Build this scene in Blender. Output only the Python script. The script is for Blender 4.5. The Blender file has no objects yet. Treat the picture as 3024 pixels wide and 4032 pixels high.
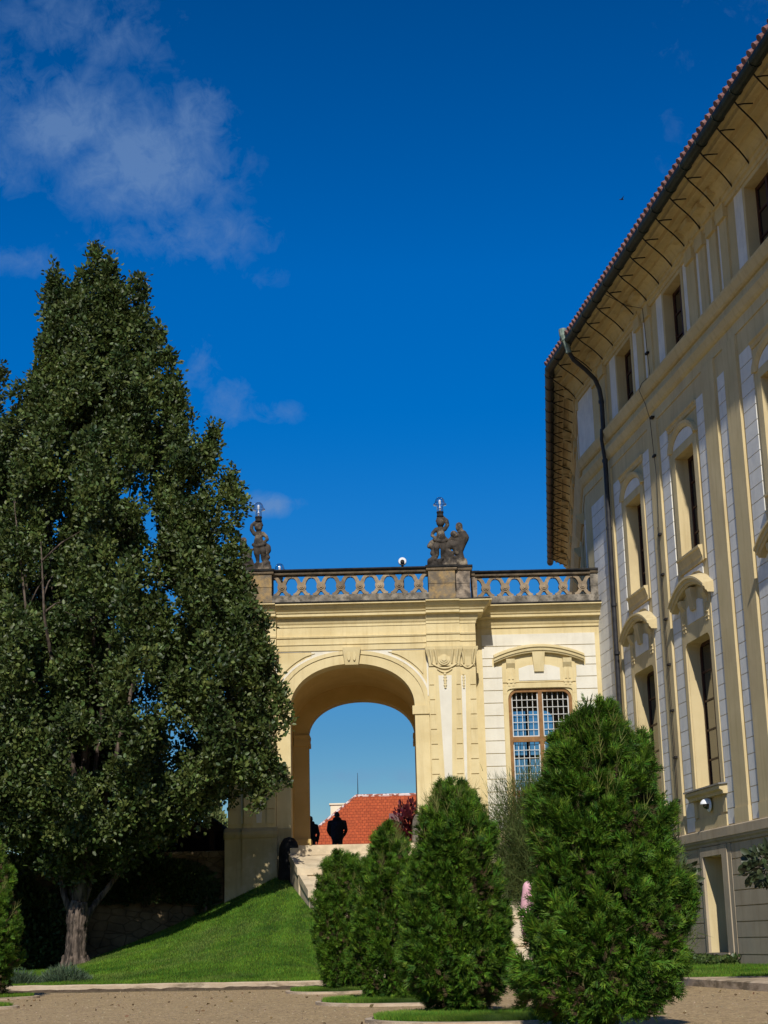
import bpy, bmesh, math, random
import numpy as np
from mathutils import Vector, Matrix
rad = math.radians
S = bpy.context.scene
COL = S.collection
random.seed(7)
# ------------------------------------------------------------------ camera
cam_d = bpy.data.cameras.new('camera'); cam = bpy.data.objects.new('camera', cam_d); COL.objects.link(cam)
PITCH, ROLL, EYE = rad(15.03), rad(1.4), 0.78
Fw = Vector((0, math.cos(PITCH), math.sin(PITCH))); Up = Vector((0, -math.sin(PITCH), math.cos(PITCH))); Rt = Vector((1, 0, 0))
XI = Rt * math.cos(ROLL) - Up * math.sin(ROLL); YI = Rt * math.sin(ROLL) + Up * math.cos(ROLL)
cam.matrix_world = Matrix(((XI.x, YI.x, -Fw.x, 0), (XI.y, YI.y, -Fw.y, 0), (XI.z, YI.z, -Fw.z, EYE), (0, 0, 0, 1)))
cam_d.sensor_fit = 'VERTICAL'; cam_d.sensor_height = 36; cam_d.lens = 6300 / 4032 * 36
cam_d.clip_start = 0.1; cam_d.clip_end = 3000
S.camera = cam
# ------------------------------------------------------------------ light, sky
SUN_EL, SUN_AZ = rad(39.0), rad(2.8)            # light travels towards +Y, slightly +X
sd = bpy.data.lights.new('sun', 'SUN'); sd.energy = 4.7; sd.angle = rad(0.5); sd.color = (1.0, 0.94, 0.84)
sun = bpy.data.objects.new('sun', sd); COL.objects.link(sun); sun.location = (-2, -40, 60)
dv = Vector((math.sin(SUN_AZ) * math.cos(SUN_EL), math.cos(SUN_AZ) * math.cos(SUN_EL), -math.sin(SUN_EL)))
sun.rotation_euler = dv.to_track_quat('-Z', 'Y').to_euler()
S.view_settings.view_transform = 'Standard'; S.view_settings.look = 'None'
S.view_settings.exposure = 0.0; S.view_settings.gamma = 1.0
S.cycles.max_bounces = 6; S.cycles.transparent_max_bounces = 8
W = bpy.data.worlds.new('World'); S.world = W; W.use_nodes = True
nt = W.node_tree; nt.nodes.clear()
def N(t, typ, **kw):
    n = t.nodes.new(typ)
    for k, v in kw.items():
        if k in n.inputs.keys(): n.inputs[k].default_value = v
        else: setattr(n, k, v)
    return n
sky = N(nt, 'ShaderNodeTexSky', sky_type='NISHITA'); sky.sun_disc = False
sky.sun_elevation = SUN_EL; sky.sun_rotation = rad(180) + SUN_AZ
sky.air_density = 1.0; sky.dust_density = 0.3; sky.ozone_density = 3.0; sky.altitude = 300
hs = N(nt, 'ShaderNodeHueSaturation', Saturation=1.5, Value=1.0, Hue=0.502)
nt.links.new(sky.outputs[0], hs.inputs['Color'])
gm = N(nt, 'ShaderNodeGamma', Gamma=1.18)
nt.links.new(hs.outputs[0], gm.inputs[0])
tc = N(nt, 'ShaderNodeTexCoord')
# cloud layer fixed in the sky: soft patches broken up by noise
def math_n(t, op, a, b=None, c=None, clamp=False):
    n = t.nodes.new('ShaderNodeMath'); n.operation = op; n.use_clamp = clamp
    for i, v in enumerate((a, b, c)):
        if v is None: continue
        if isinstance(v, (int, float)): n.inputs[i].default_value = v
        else: t.links.new(v, n.inputs[i])
    return n.outputs[0]
sep = N(nt, 'ShaderNodeSeparateXYZ'); nt.links.new(tc.outputs['Generated'], sep.inputs[0])
az = math_n(nt, 'ARCTAN2', sep.outputs[0], sep.outputs[1])
el = math_n(nt, 'ARCSINE', sep.outputs[2])
comb = N(nt, 'ShaderNodeCombineXYZ'); nt.links.new(az, comb.inputs[0]); nt.links.new(el, comb.inputs[1])
ns = N(nt, 'ShaderNodeTexNoise', Scale=13.0, Detail=10.0, Roughness=0.6, Distortion=0.35)
nt.links.new(comb.outputs[0], ns.inputs['Vector'])
ns2 = N(nt, 'ShaderNodeTexNoise', Scale=60.0, Detail=8.0, Roughness=0.65, Distortion=0.5)
nt.links.new(comb.outputs[0], ns2.inputs['Vector'])
# patches: azimuth, elevation, half widths (radians), strength
PATCH = [(-0.2124, 0.4979, 0.0629, 0.0345, 1.0), (-0.1574, 0.4757, 0.0673, 0.0438, 1.1), (-0.1182, 0.5055, 0.029, 0.0275, 0.85), (-0.1346, 0.4326, 0.0761, 0.0254, 0.7), (-0.1971, 0.5499, 0.1161, 0.0275, 0.62), (-0.248, 0.4701, 0.0335, 0.0299, 0.6), (-0.2341, 0.4141, 0.0377, 0.0138, 0.6), (-0.2501, 0.5154, 0.0423, 0.0275, 0.8), (-0.1188, 0.3555, 0.022, 0.0254, 0.65), (-0.1004, 0.3291, 0.0219, 0.0254, 0.75), (-0.0805, 0.326, 0.0364, 0.0103, 0.6), (-0.0741, 0.2683, 0.0226, 0.0083, 1.25), (-0.0153, 0.0984, 0.0555, 0.0074, 0.6), (-0.0733, 0.4105, 0.0402, 0.0138, 0.35), (0.5, 0.5, 0.3, 0.2, 0.6)]
tot = None
for a0, e0, wa, we, st in PATCH:
    da = math_n(nt, 'DIVIDE', math_n(nt, 'SUBTRACT', az, a0), wa)
    de = math_n(nt, 'DIVIDE', math_n(nt, 'SUBTRACT', el, e0), we)
    d = math_n(nt, 'ADD', math_n(nt, 'MULTIPLY', da, da), math_n(nt, 'MULTIPLY', de, de))
    m = math_n(nt, 'MULTIPLY', math_n(nt, 'EXPONENT', math_n(nt, 'MULTIPLY', d, -1.0)), st)
    tot = m if tot is None else math_n(nt, 'MAXIMUM', tot, m)
nn = math_n(nt, 'ADD', math_n(nt, 'MULTIPLY', math_n(nt, 'SUBTRACT', ns.outputs[0], .5), 3.4), math_n(nt, 'MULTIPLY', math_n(nt, 'SUBTRACT', ns2.outputs[0], .5), 2.2))
cl = math_n(nt, 'ADD', math_n(nt, 'MULTIPLY', tot, 1.0), math_n(nt, 'MULTIPLY', nn, math_n(nt, 'ADD', math_n(nt, 'MULTIPLY', tot, .8), .12)))
cl = math_n(nt, 'SUBTRACT', cl, 0.33, clamp=True)
cl = math_n(nt, 'MULTIPLY', math_n(nt, 'POWER', cl, 1.0), 0.55, clamp=True)
mx = N(nt, 'ShaderNodeMix', data_type='RGBA'); nt.links.new(cl, mx.inputs[0])
ramp = N(nt, 'ShaderNodeValToRGB'); cr = ramp.color_ramp; cr.elements[0].position = .05; cr.elements[0].color = (.60, .60, .62, 1); cr.elements[1].position = .9; cr.elements[1].color = (.95, .95, .95, 1)
for p_, v_ in ((.125, .68), (.26, 1.06), (.41, 1.30), (.58, 1.10)): e_ = cr.elements.new(p_); e_.color = (v_ * .93, v_, v_ * 1.02, 1)
nt.links.new(el, ramp.inputs[0]); mul = N(nt, 'ShaderNodeMix', data_type='RGBA', blend_type='MULTIPLY'); mul.inputs[0].default_value = 1.0
nt.links.new(gm.outputs[0], mul.inputs[6]); nt.links.new(ramp.outputs[0], mul.inputs[7])
nt.links.new(mul.outputs[2], mx.inputs[6]); mx.inputs[7].default_value = (2.7, 4.5, 7.8, 1)
bg = N(nt, 'ShaderNodeBackground', Strength=0.066); nt.links.new(mx.outputs[2], bg.inputs[0])
wo = N(nt, 'ShaderNodeOutputWorld'); nt.links.new(bg.outputs[0], wo.inputs[0])

# ------------------------------------------------------------------ materials
def srgb(r, g, b): return tuple(((c / 255) / 12.92 if c / 255 <= .04045 else ((c / 255 + .055) / 1.055) ** 2.4) for c in (r, g, b)) + (1,)
def material(name, c1, c2=None, rough=.85, scale=3.0, detail=6, bump=0.0, bscale=60, c3=None, c3scale=.8, c3amt=.5, spec=.3, metal=0, contrast=(.35, .65), stretch=None, randisl=0.0, trans=0.0, c3con=(.5, .62), streak=0.0):
    m = bpy.data.materials.new(name); m.use_nodes = True; t = m.node_tree; b = t.nodes['Principled BSDF']
    b.inputs['Roughness'].default_value = rough; b.inputs['Metallic'].default_value = metal
    b.inputs['Specular IOR Level'].default_value = spec
    tc = N(t, 'ShaderNodeTexCoord'); vec = tc.outputs['Object']
    if stretch:
        mp = N(t, 'ShaderNodeMapping'); mp.inputs['Scale'].default_value = stretch; t.links.new(vec, mp.inputs[0]); vec = mp.outputs[0]
    col = None
    if c2:
        n = N(t, 'ShaderNodeTexNoise', Scale=scale, Detail=detail, Roughness=.6); t.links.new(vec, n.inputs['Vector'])
        r = N(t, 'ShaderNodeValToRGB'); r.color_ramp.elements[0].position = contrast[0]; r.color_ramp.elements[1].position = contrast[1]
        r.color_ramp.elements[0].color = c1; r.color_ramp.elements[1].color = c2
        t.links.new(n.outputs[0], r.inputs[0]); col = r.outputs[0]
    else:
        rg = N(t, 'ShaderNodeRGB'); rg.outputs[0].default_value = c1; col = rg.outputs[0]
    if c3:
        n = N(t, 'ShaderNodeTexNoise', Scale=c3scale, Detail=8, Roughness=.65); t.links.new(vec, n.inputs['Vector'])
        mr = N(t, 'ShaderNodeMapRange'); mr.inputs[1].default_value = c3con[0]; mr.inputs[2].default_value = c3con[1]; mr.inputs[4].default_value = c3amt
        t.links.new(n.outputs[0], mr.inputs[0])
        x = N(t, 'ShaderNodeMix', data_type='RGBA'); t.links.new(mr.outputs[0], x.inputs[0]); t.links.new(col, x.inputs[6]); x.inputs[7].default_value = c3
        col = x.outputs[2]
    if streak:
        mp2 = N(t, 'ShaderNodeMapping'); mp2.inputs['Scale'].default_value = (5, 5, .35); t.links.new(tc.outputs['Object'], mp2.inputs[0])
        n = N(t, 'ShaderNodeTexNoise', Scale=1.3, Detail=7, Roughness=.65); t.links.new(mp2.outputs[0], n.inputs['Vector'])
        mr = N(t, 'ShaderNodeMapRange'); mr.inputs[1].default_value = .50; mr.inputs[2].default_value = .72; mr.inputs[4].default_value = streak
        t.links.new(n.outputs[0], mr.inputs[0]); x = N(t, 'ShaderNodeMix', data_type='RGBA', blend_type='MULTIPLY'); t.links.new(mr.outputs[0], x.inputs[0]); t.links.new(col, x.inputs[6]); x.inputs[7].default_value = (.62, .56, .48, 1); col = x.outputs[2]
    if randisl:
        g = N(t, 'ShaderNodeNewGeometry'); h = N(t, 'ShaderNodeHueSaturation')
        mr = N(t, 'ShaderNodeMapRange'); mr.inputs[3].default_value = 1 - randisl; mr.inputs[4].default_value = 1 + randisl
        t.links.new(g.outputs['Random Per Island'], mr.inputs[0]); t.links.new(mr.outputs[0], h.inputs['Value'])
        m2 = N(t, 'ShaderNodeMapRange'); m2.inputs[3].default_value = .47; m2.inputs[4].default_value = .53
        w = math_n(t, 'FRACT', math_n(t, 'MULTIPLY', g.outputs['Random Per Island'], 17.3)); t.links.new(w, m2.inputs[0]); t.links.new(m2.outputs[0], h.inputs['Hue'])
        t.links.new(col, h.inputs['Color']); col = h.outputs[0]
    t.links.new(col, b.inputs['Base Color'])
    if bump:
        n = N(t, 'ShaderNodeTexNoise', Scale=bscale, Detail=5, Roughness=.65); t.links.new(vec, n.inputs['Vector'])
        bp = N(t, 'ShaderNodeBump', Strength=min(1, bump), Distance=.02 * bump); t.links.new(n.outputs[0], bp.inputs['Height'])
        t.links.new(bp.outputs[0], b.inputs['Normal'])
    if trans:
        out = t.nodes['Material Output']; tr = N(t, 'ShaderNodeBsdfTranslucent'); t.links.new(col, tr.inputs[0])
        ms = N(t, 'ShaderNodeMixShader'); ms.inputs[0].default_value = trans
        t.links.new(b.outputs[0], ms.inputs[1]); t.links.new(tr.outputs[0], ms.inputs[2]); t.links.new(ms.outputs[0], out.inputs[0])
    return m
M = {}
M['yellow'] = material('yellow lime plaster', (.58, .475, .255, 1), (.66, .555, .32, 1), streak=.4, rough=.9, scale=1.3, bump=.25, bscale=45, c3=(.50, .39, .19, 1), c3scale=.7, c3amt=.35)
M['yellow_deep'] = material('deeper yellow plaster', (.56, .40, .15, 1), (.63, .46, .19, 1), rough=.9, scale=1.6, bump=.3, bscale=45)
M['white'] = material('off white lime plaster', (.62, .59, .50, 1), (.68, .65, .56, 1), streak=.2, rough=.9, scale=1.7, bump=.25, bscale=50, c3=(.52, .485, .40, 1), c3scale=1.1, c3amt=.3)
M['wing_yellow'] = material('ochre wing plaster', (.53, .43, .235, 1), (.60, .49, .28, 1), streak=.45, rough=.92, scale=1.1, bump=.3, bscale=40, c3=(.48, .38, .22, 1), c3scale=.9, c3amt=.45)
M['wing_white'] = material('greyish white wing plaster', (.68, .675, .64, 1), (.76, .75, .715, 1), streak=.3, rough=.92, scale=2.2, bump=.3, bscale=40, c3=(.52, .53, .55, 1), c3scale=1.5, c3amt=.45)
M['plinth'] = material('grey brown plinth plaster', (.36, .29, .20, 1), (.44, .36, .25, 1), streak=.55, rough=.95, scale=1.5, bump=.35, bscale=35, c3=(.33, .28, .21, 1), c3scale=1.0, c3amt=.5)
M['pier_base'] = material('olive plinth plaster', (.40, .32, .16, 1), (.48, .39, .21, 1), streak=.55, rough=.95, scale=1.5, bump=.3, bscale=30, c3=(.62, .50, .34, 1), c3scale=1.3, c3amt=.5)
M['stone'] = material('weathered sandstone', (.20, .155, .115, 1), (.37, .30, .225, 1), rough=.95, scale=5, bump=.7, bscale=30, c3=(.05, .045, .042, 1), c3scale=2.6, c3amt=.8, c3con=(.48, .6))
M['stone_pale'] = material('pale carved sandstone', (.22, .165, .105, 1), (.33, .255, .17, 1), rough=.95, scale=6, bump=.5, bscale=30, c3=(.12, .10, .085, 1), c3scale=4, c3amt=.7)
t_ = M['stone_pale'].node_tree; b_ = t_.nodes['Principled BSDF']; lk_ = b_.inputs['Base Color'].links[0].from_socket
oi_ = N(t_, 'ShaderNodeObjectInfo'); hv_ = N(t_, 'ShaderNodeHueSaturation'); mr_ = N(t_, 'ShaderNodeMapRange'); mr_.inputs[3].default_value = .68; mr_.inputs[4].default_value = 1.22
t_.links.new(oi_.outputs['Random'], mr_.inputs[0]); t_.links.new(mr_.outputs[0], hv_.inputs['Value']); t_.links.new(lk_, hv_.inputs['Color']); t_.links.new(hv_.outputs[0], b_.inputs['Base Color'])
M['stone_crust'] = material('grey lichen crusted stone', (.10, .088, .070, 1), (.32, .28, .225, 1), rough=.95, scale=7, bump=.7, bscale=30, c3=(.05, .045, .04, 1), c3scale=3.5, c3amt=.7, contrast=(.4, .6))
M['stone_ochre'] = material('rust stained stone', (.20, .16, .11, 1), (.36, .24, .10, 1), rough=.95, scale=4, bump=.6, bscale=30, c3=(.09, .08, .07, 1), c3scale=2.2, c3amt=.75, contrast=(.4, .6))
M['stone_black'] = material('soot black coping stone', (.010, .010, .011, 1), (.032, .030, .028, 1), rough=.9, scale=6, bump=.5, bscale=30, spec=.2)
M['statue'] = material('blackened carved stone', (.022, .019, .017, 1), (.075, .062, .050, 1), rough=.9, scale=3.5, bump=.8, bscale=25, c3=(.33, .27, .19, 1), c3scale=2.4, c3amt=.75, c3con=(.53, .66))
M['wood'] = material('brown varnished window wood', (.17, .08, .024, 1), (.27, .135, .042, 1), rough=.6, scale=8, bump=.2)
M['dark_wood'] = material('dark red brown window wood', (.035, .012, .008, 1), (.06, .02, .012, 1), rough=.55, scale=8)
M['pergola'] = material('dark stained timber', (.025, .012, .008, 1), (.05, .022, .014, 1), rough=.8, scale=8, bump=.4)
M['glass_dark'] = material('dark window glass', (.012, .012, .013, 1), rough=.06, spec=.9)
M['copper'] = material('dark patinated copper', (.008, .013, .012, 1), (.020, .032, .028, 1), rough=.5, scale=6, metal=.3, c3=(.06, .10, .085, 1), c3scale=5, c3amt=.4, c3con=(.58, .7))
M['copper_green'] = material('green copper hopper', (.10, .16, .13, 1), (.25, .30, .25, 1), rough=.6, scale=12, metal=.1)
M['pipe'] = material('dark painted downpipe', (.014, .014, .017, 1), (.03, .03, .034, 1), rough=.5, scale=5)
M['iron'] = material('black iron', (.012, .009, .009, 1), rough=.7)
M['white_metal'] = material('white painted metal', (.72, .74, .76, 1), rough=.45)
M['bar_paint'] = material('dull white bar paint', (.50, .50, .48, 1), (.60, .6, .57, 1), rough=.6, scale=5)
M['grey_metal'] = material('grey metal', (.25, .25, .25, 1), rough=.45, metal=.5)
M['tile'] = material('pinkish red clay tile', (.12, .058, .052, 1), (.23, .12, .112, 1), rough=.85, scale=5, bump=.4)
M['step'] = material('worn limestone step', (.50, .40, .27, 1), (.62, .52, .36, 1), rough=.95, scale=2.5, bump=.4, bscale=40, c3=(.33, .27, .18, 1), c3scale=2, c3amt=.5)
M['kerb'] = material('sandstone kerb', (.40, .30, .20, 1), (.52, .42, .30, 1), rough=.95, scale=3, bump=.6, bscale=30, c3=(.12, .09, .05, 1), c3scale=1.6, c3amt=.75, stretch=(1, 1, 3))
M['bark'] = material('grey brown oak bark', (.028, .021, .016, 1), (.14, .105, .08, 1), rough=.95, scale=14, bump=1.0, bscale=16, stretch=(1, 1, .16), contrast=(.42, .6))
M['leaf_oak'] = material('oak leaf', (.022, .042, .009, 1), (.085, .118, .026, 1), rough=.5, scale=1.3, randisl=.42, spec=.4, trans=.22, c3=(.19, .24, .06, 1), c3scale=1.7, c3amt=.65, c3con=(.56, .66))
M['leaf_oak2'] = material('far oak leaf', (.020, .036, .009, 1), (.065, .09, .024, 1), rough=.45, scale=1.5, randisl=.6, spec=.45, trans=.18)
M['thuja'] = material('thuja foliage', (.020, .056, .005, 1), (.088, .175, .012, 1), rough=.6, scale=5.5, randisl=.6, spec=.2, trans=.2, c3=(.20, .29, .03, 1), c3scale=9, c3amt=.6, c3con=(.55, .66))
M['thuja_tip'] = material('olive thuja shoots', (.10, .11, .02, 1), (.17, .18, .05, 1), rough=.6, scale=3, randisl=.3, trans=.15)
M['twig'] = material('brown dry twigs', (.05, .032, .014, 1), (.09, .06, .028, 1), rough=.9, scale=6, randisl=.4)
M['wisp'] = material('dull fine foliage', (.045, .070, .014, 1), (.085, .115, .028, 1), rough=.7, scale=2, randisl=.4, trans=.2)
M['bigleaf'] = material('broad glossy leaf', (.022, .036, .014, 1), (.05, .07, .028, 1), rough=.5, scale=3, randisl=.4, spec=.5, trans=.15)
M['maroon'] = material('maroon leaf', (.06, .008, .012, 1), (.13, .018, .022, 1), rough=.5, scale=3, randisl=.4, trans=.2)
M['ivy'] = material('ivy leaf', (.04, .07, .015, 1), (.10, .15, .04, 1), rough=.45, scale=6, randisl=.4, spec=.4, trans=.15)
M['lavender'] = material('grey green shrub foliage', (.05, .085, .045, 1), (.09, .13, .07, 1), rough=.7, scale=6, randisl=.3, trans=.1)
M['hedge'] = material('dark hedge foliage', (.018, .035, .010, 1), (.05, .08, .02, 1), rough=.6, scale=1, randisl=.4, trans=.1)
M['tree_far'] = material('distant yellow green foliage', (.11, .15, .05, 1), (.2, .25, .09, 1), rough=.7, scale=2, randisl=.3, trans=.2)
M['skin'] = material('skin', (.60, .33, .22, 1), (.66, .38, .26, 1), rough=.55, scale=8)
M['black_cloth'] = material('black cloth', (.016, .016, .018, 1), (.030, .029, .031, 1), rough=.9, scale=12)
M['dark_cloth'] = material('dark blue grey trousers', (.02, .022, .03, 1), (.03, .032, .04, 1), rough=.9, scale=12)
M['pink'] = material('pink knit', (.68, .36, .42, 1), (.78, .46, .52, 1), rough=.85, scale=10, bump=.4, bscale=60)
M['jeans'] = material('blue denim', (.05, .10, .18, 1), (.09, .16, .27, 1), rough=.9, scale=20)
M['brown_cloth'] = material('tan brown cloth', (.28, .15, .07, 1), (.36, .2, .1, 1), rough=.85, scale=12)
M['hair'] = material('dark hair', (.02, .014, .010, 1), (.045, .03, .02, 1), rough=.6, scale=30)
M['hair_fair'] = material('fair hair', (.35, .25, .14, 1), (.45, .33, .2, 1), rough=.6, scale=30)
M['cream'] = material('cream far plaster', (.68, .60, .42, 1), (.75, .67, .5, 1), rough=.9, scale=1)
M['zinc'] = material('pale sheet metal', (.55, .57, .6, 1), rough=.5, metal=.3)
M['soil'] = material('dark damp soil', (.05, .035, .02, 1), (.10, .07, .045, 1), rough=1, scale=8, bump=1, bscale=30)

def lawn_material(name, base1, base2, stripes=True):
    m = material(name, base1, base2, rough=.8, scale=2.2, bump=1.0, bscale=55, c3=(.10, .17, .014, 1), c3scale=1.3, c3amt=.6, spec=.2)
    t = m.node_tree; b = t.nodes['Principled BSDF']
    if stripes:
        lk = b.inputs['Base Color'].links[0].from_socket
        tc = N(t, 'ShaderNodeTexCoord'); wv = N(t, 'ShaderNodeTexWave', Scale=.45, Distortion=1.2, Detail=2); wv.inputs['Detail Scale'].default_value = .6
        t.links.new(tc.outputs['Object'], wv.inputs['Vector'])
        hsv = N(t, 'ShaderNodeHueSaturation'); mr = N(t, 'ShaderNodeMapRange'); mr.inputs[3].default_value = .55; mr.inputs[4].default_value = 1.25
        t.links.new(wv.outputs['Fac'], mr.inputs[0]); t.links.new(mr.outputs[0], hsv.inputs['Value']); t.links.new(lk, hsv.inputs['Color'])
        t.links.new(hsv.outputs[0], b.inputs['Base Color'])
    return m
M['lawn'] = lawn_material('mown lawn', (.028, .075, .006, 1), (.055, .125, .010, 1))
M['lawn2'] = lawn_material('bed grass', (.03, .065, .010, 1), (.055, .105, .016, 1), False)
M['blade'] = material('grass blade', (.040, .102, .007, 1), (.13, .24, .018, 1), rough=.7, scale=.9, c3=(.17, .20, .05, 1), c3scale=.5, c3amt=.45, randisl=.45, spec=.2, trans=.25)

def gravel_material():
    m = material('fine tan gravel', (.33, .235, .12, 1), (.40, .29, .155, 1), rough=1, scale=5, c3=(.29, .20, .11, 1), c3scale=2.5, c3amt=.5)
    t = m.node_tree; b = t.nodes['Principled BSDF']; tc = N(t, 'ShaderNodeTexCoord')
    lk = b.inputs['Base Color'].links[0].from_socket
    v = N(t, 'ShaderNodeTexVoronoi', Scale=38.0); t.links.new(tc.outputs['Object'], v.inputs['Vector'])
    h = N(t, 'ShaderNodeHueSaturation'); sp = N(t, 'ShaderNodeSeparateColor'); t.links.new(v.outputs['Color'], sp.inputs[0])
    mr = N(t, 'ShaderNodeMapRange'); mr.inputs[3].default_value = .55; mr.inputs[4].default_value = 1.3
    t.links.new(sp.outputs[0], mr.inputs[0]); t.links.new(mr.outputs[0], h.inputs['Value']); t.links.new(lk, h.inputs['Color']); t.links.new(h.outputs[0], b.inputs['Base Color'])
    bp = N(t, 'ShaderNodeBump', Strength=.8, Distance=.012); t.links.new(v.outputs['Distance'], bp.inputs['Height']); t.links.new(bp.outputs[0], b.inputs['Normal'])
    return m
M['gravel'] = gravel_material()

def roof_tile_material():
    m = material('orange red roof tiles', (.33, .055, .016, 1), (.48, .10, .028, 1), rough=.85, scale=8, c3=(.30, .06, .03, 1), c3scale=20, c3amt=.5)
    t = m.node_tree; b = t.nodes['Principled BSDF']; lk = b.inputs['Base Color'].links[0].from_socket
    tc = N(t, 'ShaderNodeTexCoord'); br = N(t, 'ShaderNodeTexBrick', Scale=1.0); br.inputs['Mortar Size'].default_value = .012; br.inputs['Brick Width'].default_value = .24; br.inputs['Row Height'].default_value = .19
    br.inputs['Color1'].default_value = (1, 1, 1, 1); br.inputs['Color2'].default_value = (.8, .8, .8, 1); br.inputs['Mortar'].default_value = (.35, .3, .3, 1)
    sp = N(t, 'ShaderNodeSeparateXYZ'); cb = N(t, 'ShaderNodeCombineXYZ'); t.links.new(tc.outputs['Object'], sp.inputs[0])
    t.links.new(sp.outputs[0], cb.inputs[0]); t.links.new(sp.outputs[2], cb.inputs[1]); t.links.new(cb.outputs[0], br.inputs['Vector'])
    x = N(t, 'ShaderNodeMix', data_type='RGBA', blend_type='MULTIPLY'); x.inputs[0].default_value = 1; t.links.new(lk, x.inputs[6]); t.links.new(br.outputs[0], x.inputs[7]); t.links.new(x.outputs[2], b.inputs['Base Color'])
    return m
M['roof_tiles'] = roof_tile_material()
M['ridge'] = material('mortared ridge tiles', (.28, .10, .07, 1), (.62, .52, .48, 1), rough=.9, scale=4, detail=2, contrast=(.48, .55))

def masonry_material():
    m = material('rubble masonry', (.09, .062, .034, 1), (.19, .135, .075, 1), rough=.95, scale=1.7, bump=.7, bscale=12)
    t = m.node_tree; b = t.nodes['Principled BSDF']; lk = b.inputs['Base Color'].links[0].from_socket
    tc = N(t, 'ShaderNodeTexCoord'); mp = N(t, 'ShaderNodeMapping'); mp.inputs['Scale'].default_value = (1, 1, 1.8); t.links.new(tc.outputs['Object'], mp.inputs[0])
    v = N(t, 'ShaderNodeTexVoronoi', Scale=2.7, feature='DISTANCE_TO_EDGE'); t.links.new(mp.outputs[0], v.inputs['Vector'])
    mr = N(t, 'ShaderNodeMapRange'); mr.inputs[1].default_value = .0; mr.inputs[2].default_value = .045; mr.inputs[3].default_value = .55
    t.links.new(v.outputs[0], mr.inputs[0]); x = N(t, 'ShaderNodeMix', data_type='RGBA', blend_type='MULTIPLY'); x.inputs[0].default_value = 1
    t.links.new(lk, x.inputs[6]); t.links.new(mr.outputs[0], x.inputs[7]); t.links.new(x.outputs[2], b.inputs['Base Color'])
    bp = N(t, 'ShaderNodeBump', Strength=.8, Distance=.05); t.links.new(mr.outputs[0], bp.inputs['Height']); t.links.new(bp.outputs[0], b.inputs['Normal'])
    return m
M['masonry'] = masonry_material()
def clear_glass(name, tint=(.9, .95, 1), rough=.02, mixf=.25):
    m = bpy.data.materials.new(name); m.use_nodes = True; t = m.node_tree; t.nodes.clear()
    o = N(t, 'ShaderNodeOutputMaterial'); tr = N(t, 'ShaderNodeBsdfTransparent'); tr.inputs[0].default_value = tint + (1,)
    g = N(t, 'ShaderNodeBsdfGlossy', Roughness=rough); fr = N(t, 'ShaderNodeLayerWeight', Blend=mixf)
    ms = N(t, 'ShaderNodeMixShader'); t.links.new(fr.outputs['Facing'], ms.inputs[0]); t.links.new(tr.outputs[0], ms.inputs[1]); t.links.new(g.outputs[0], ms.inputs[2]); t.links.new(ms.outputs[0], o.inputs[0])
    return m
M['lamp_glass'] = clear_glass('clear lamp glass', (.92, .94, .97), .05, .45)
M['pane'] = clear_glass('window pane', (.62, .64, .66), .02, .12)

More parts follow.
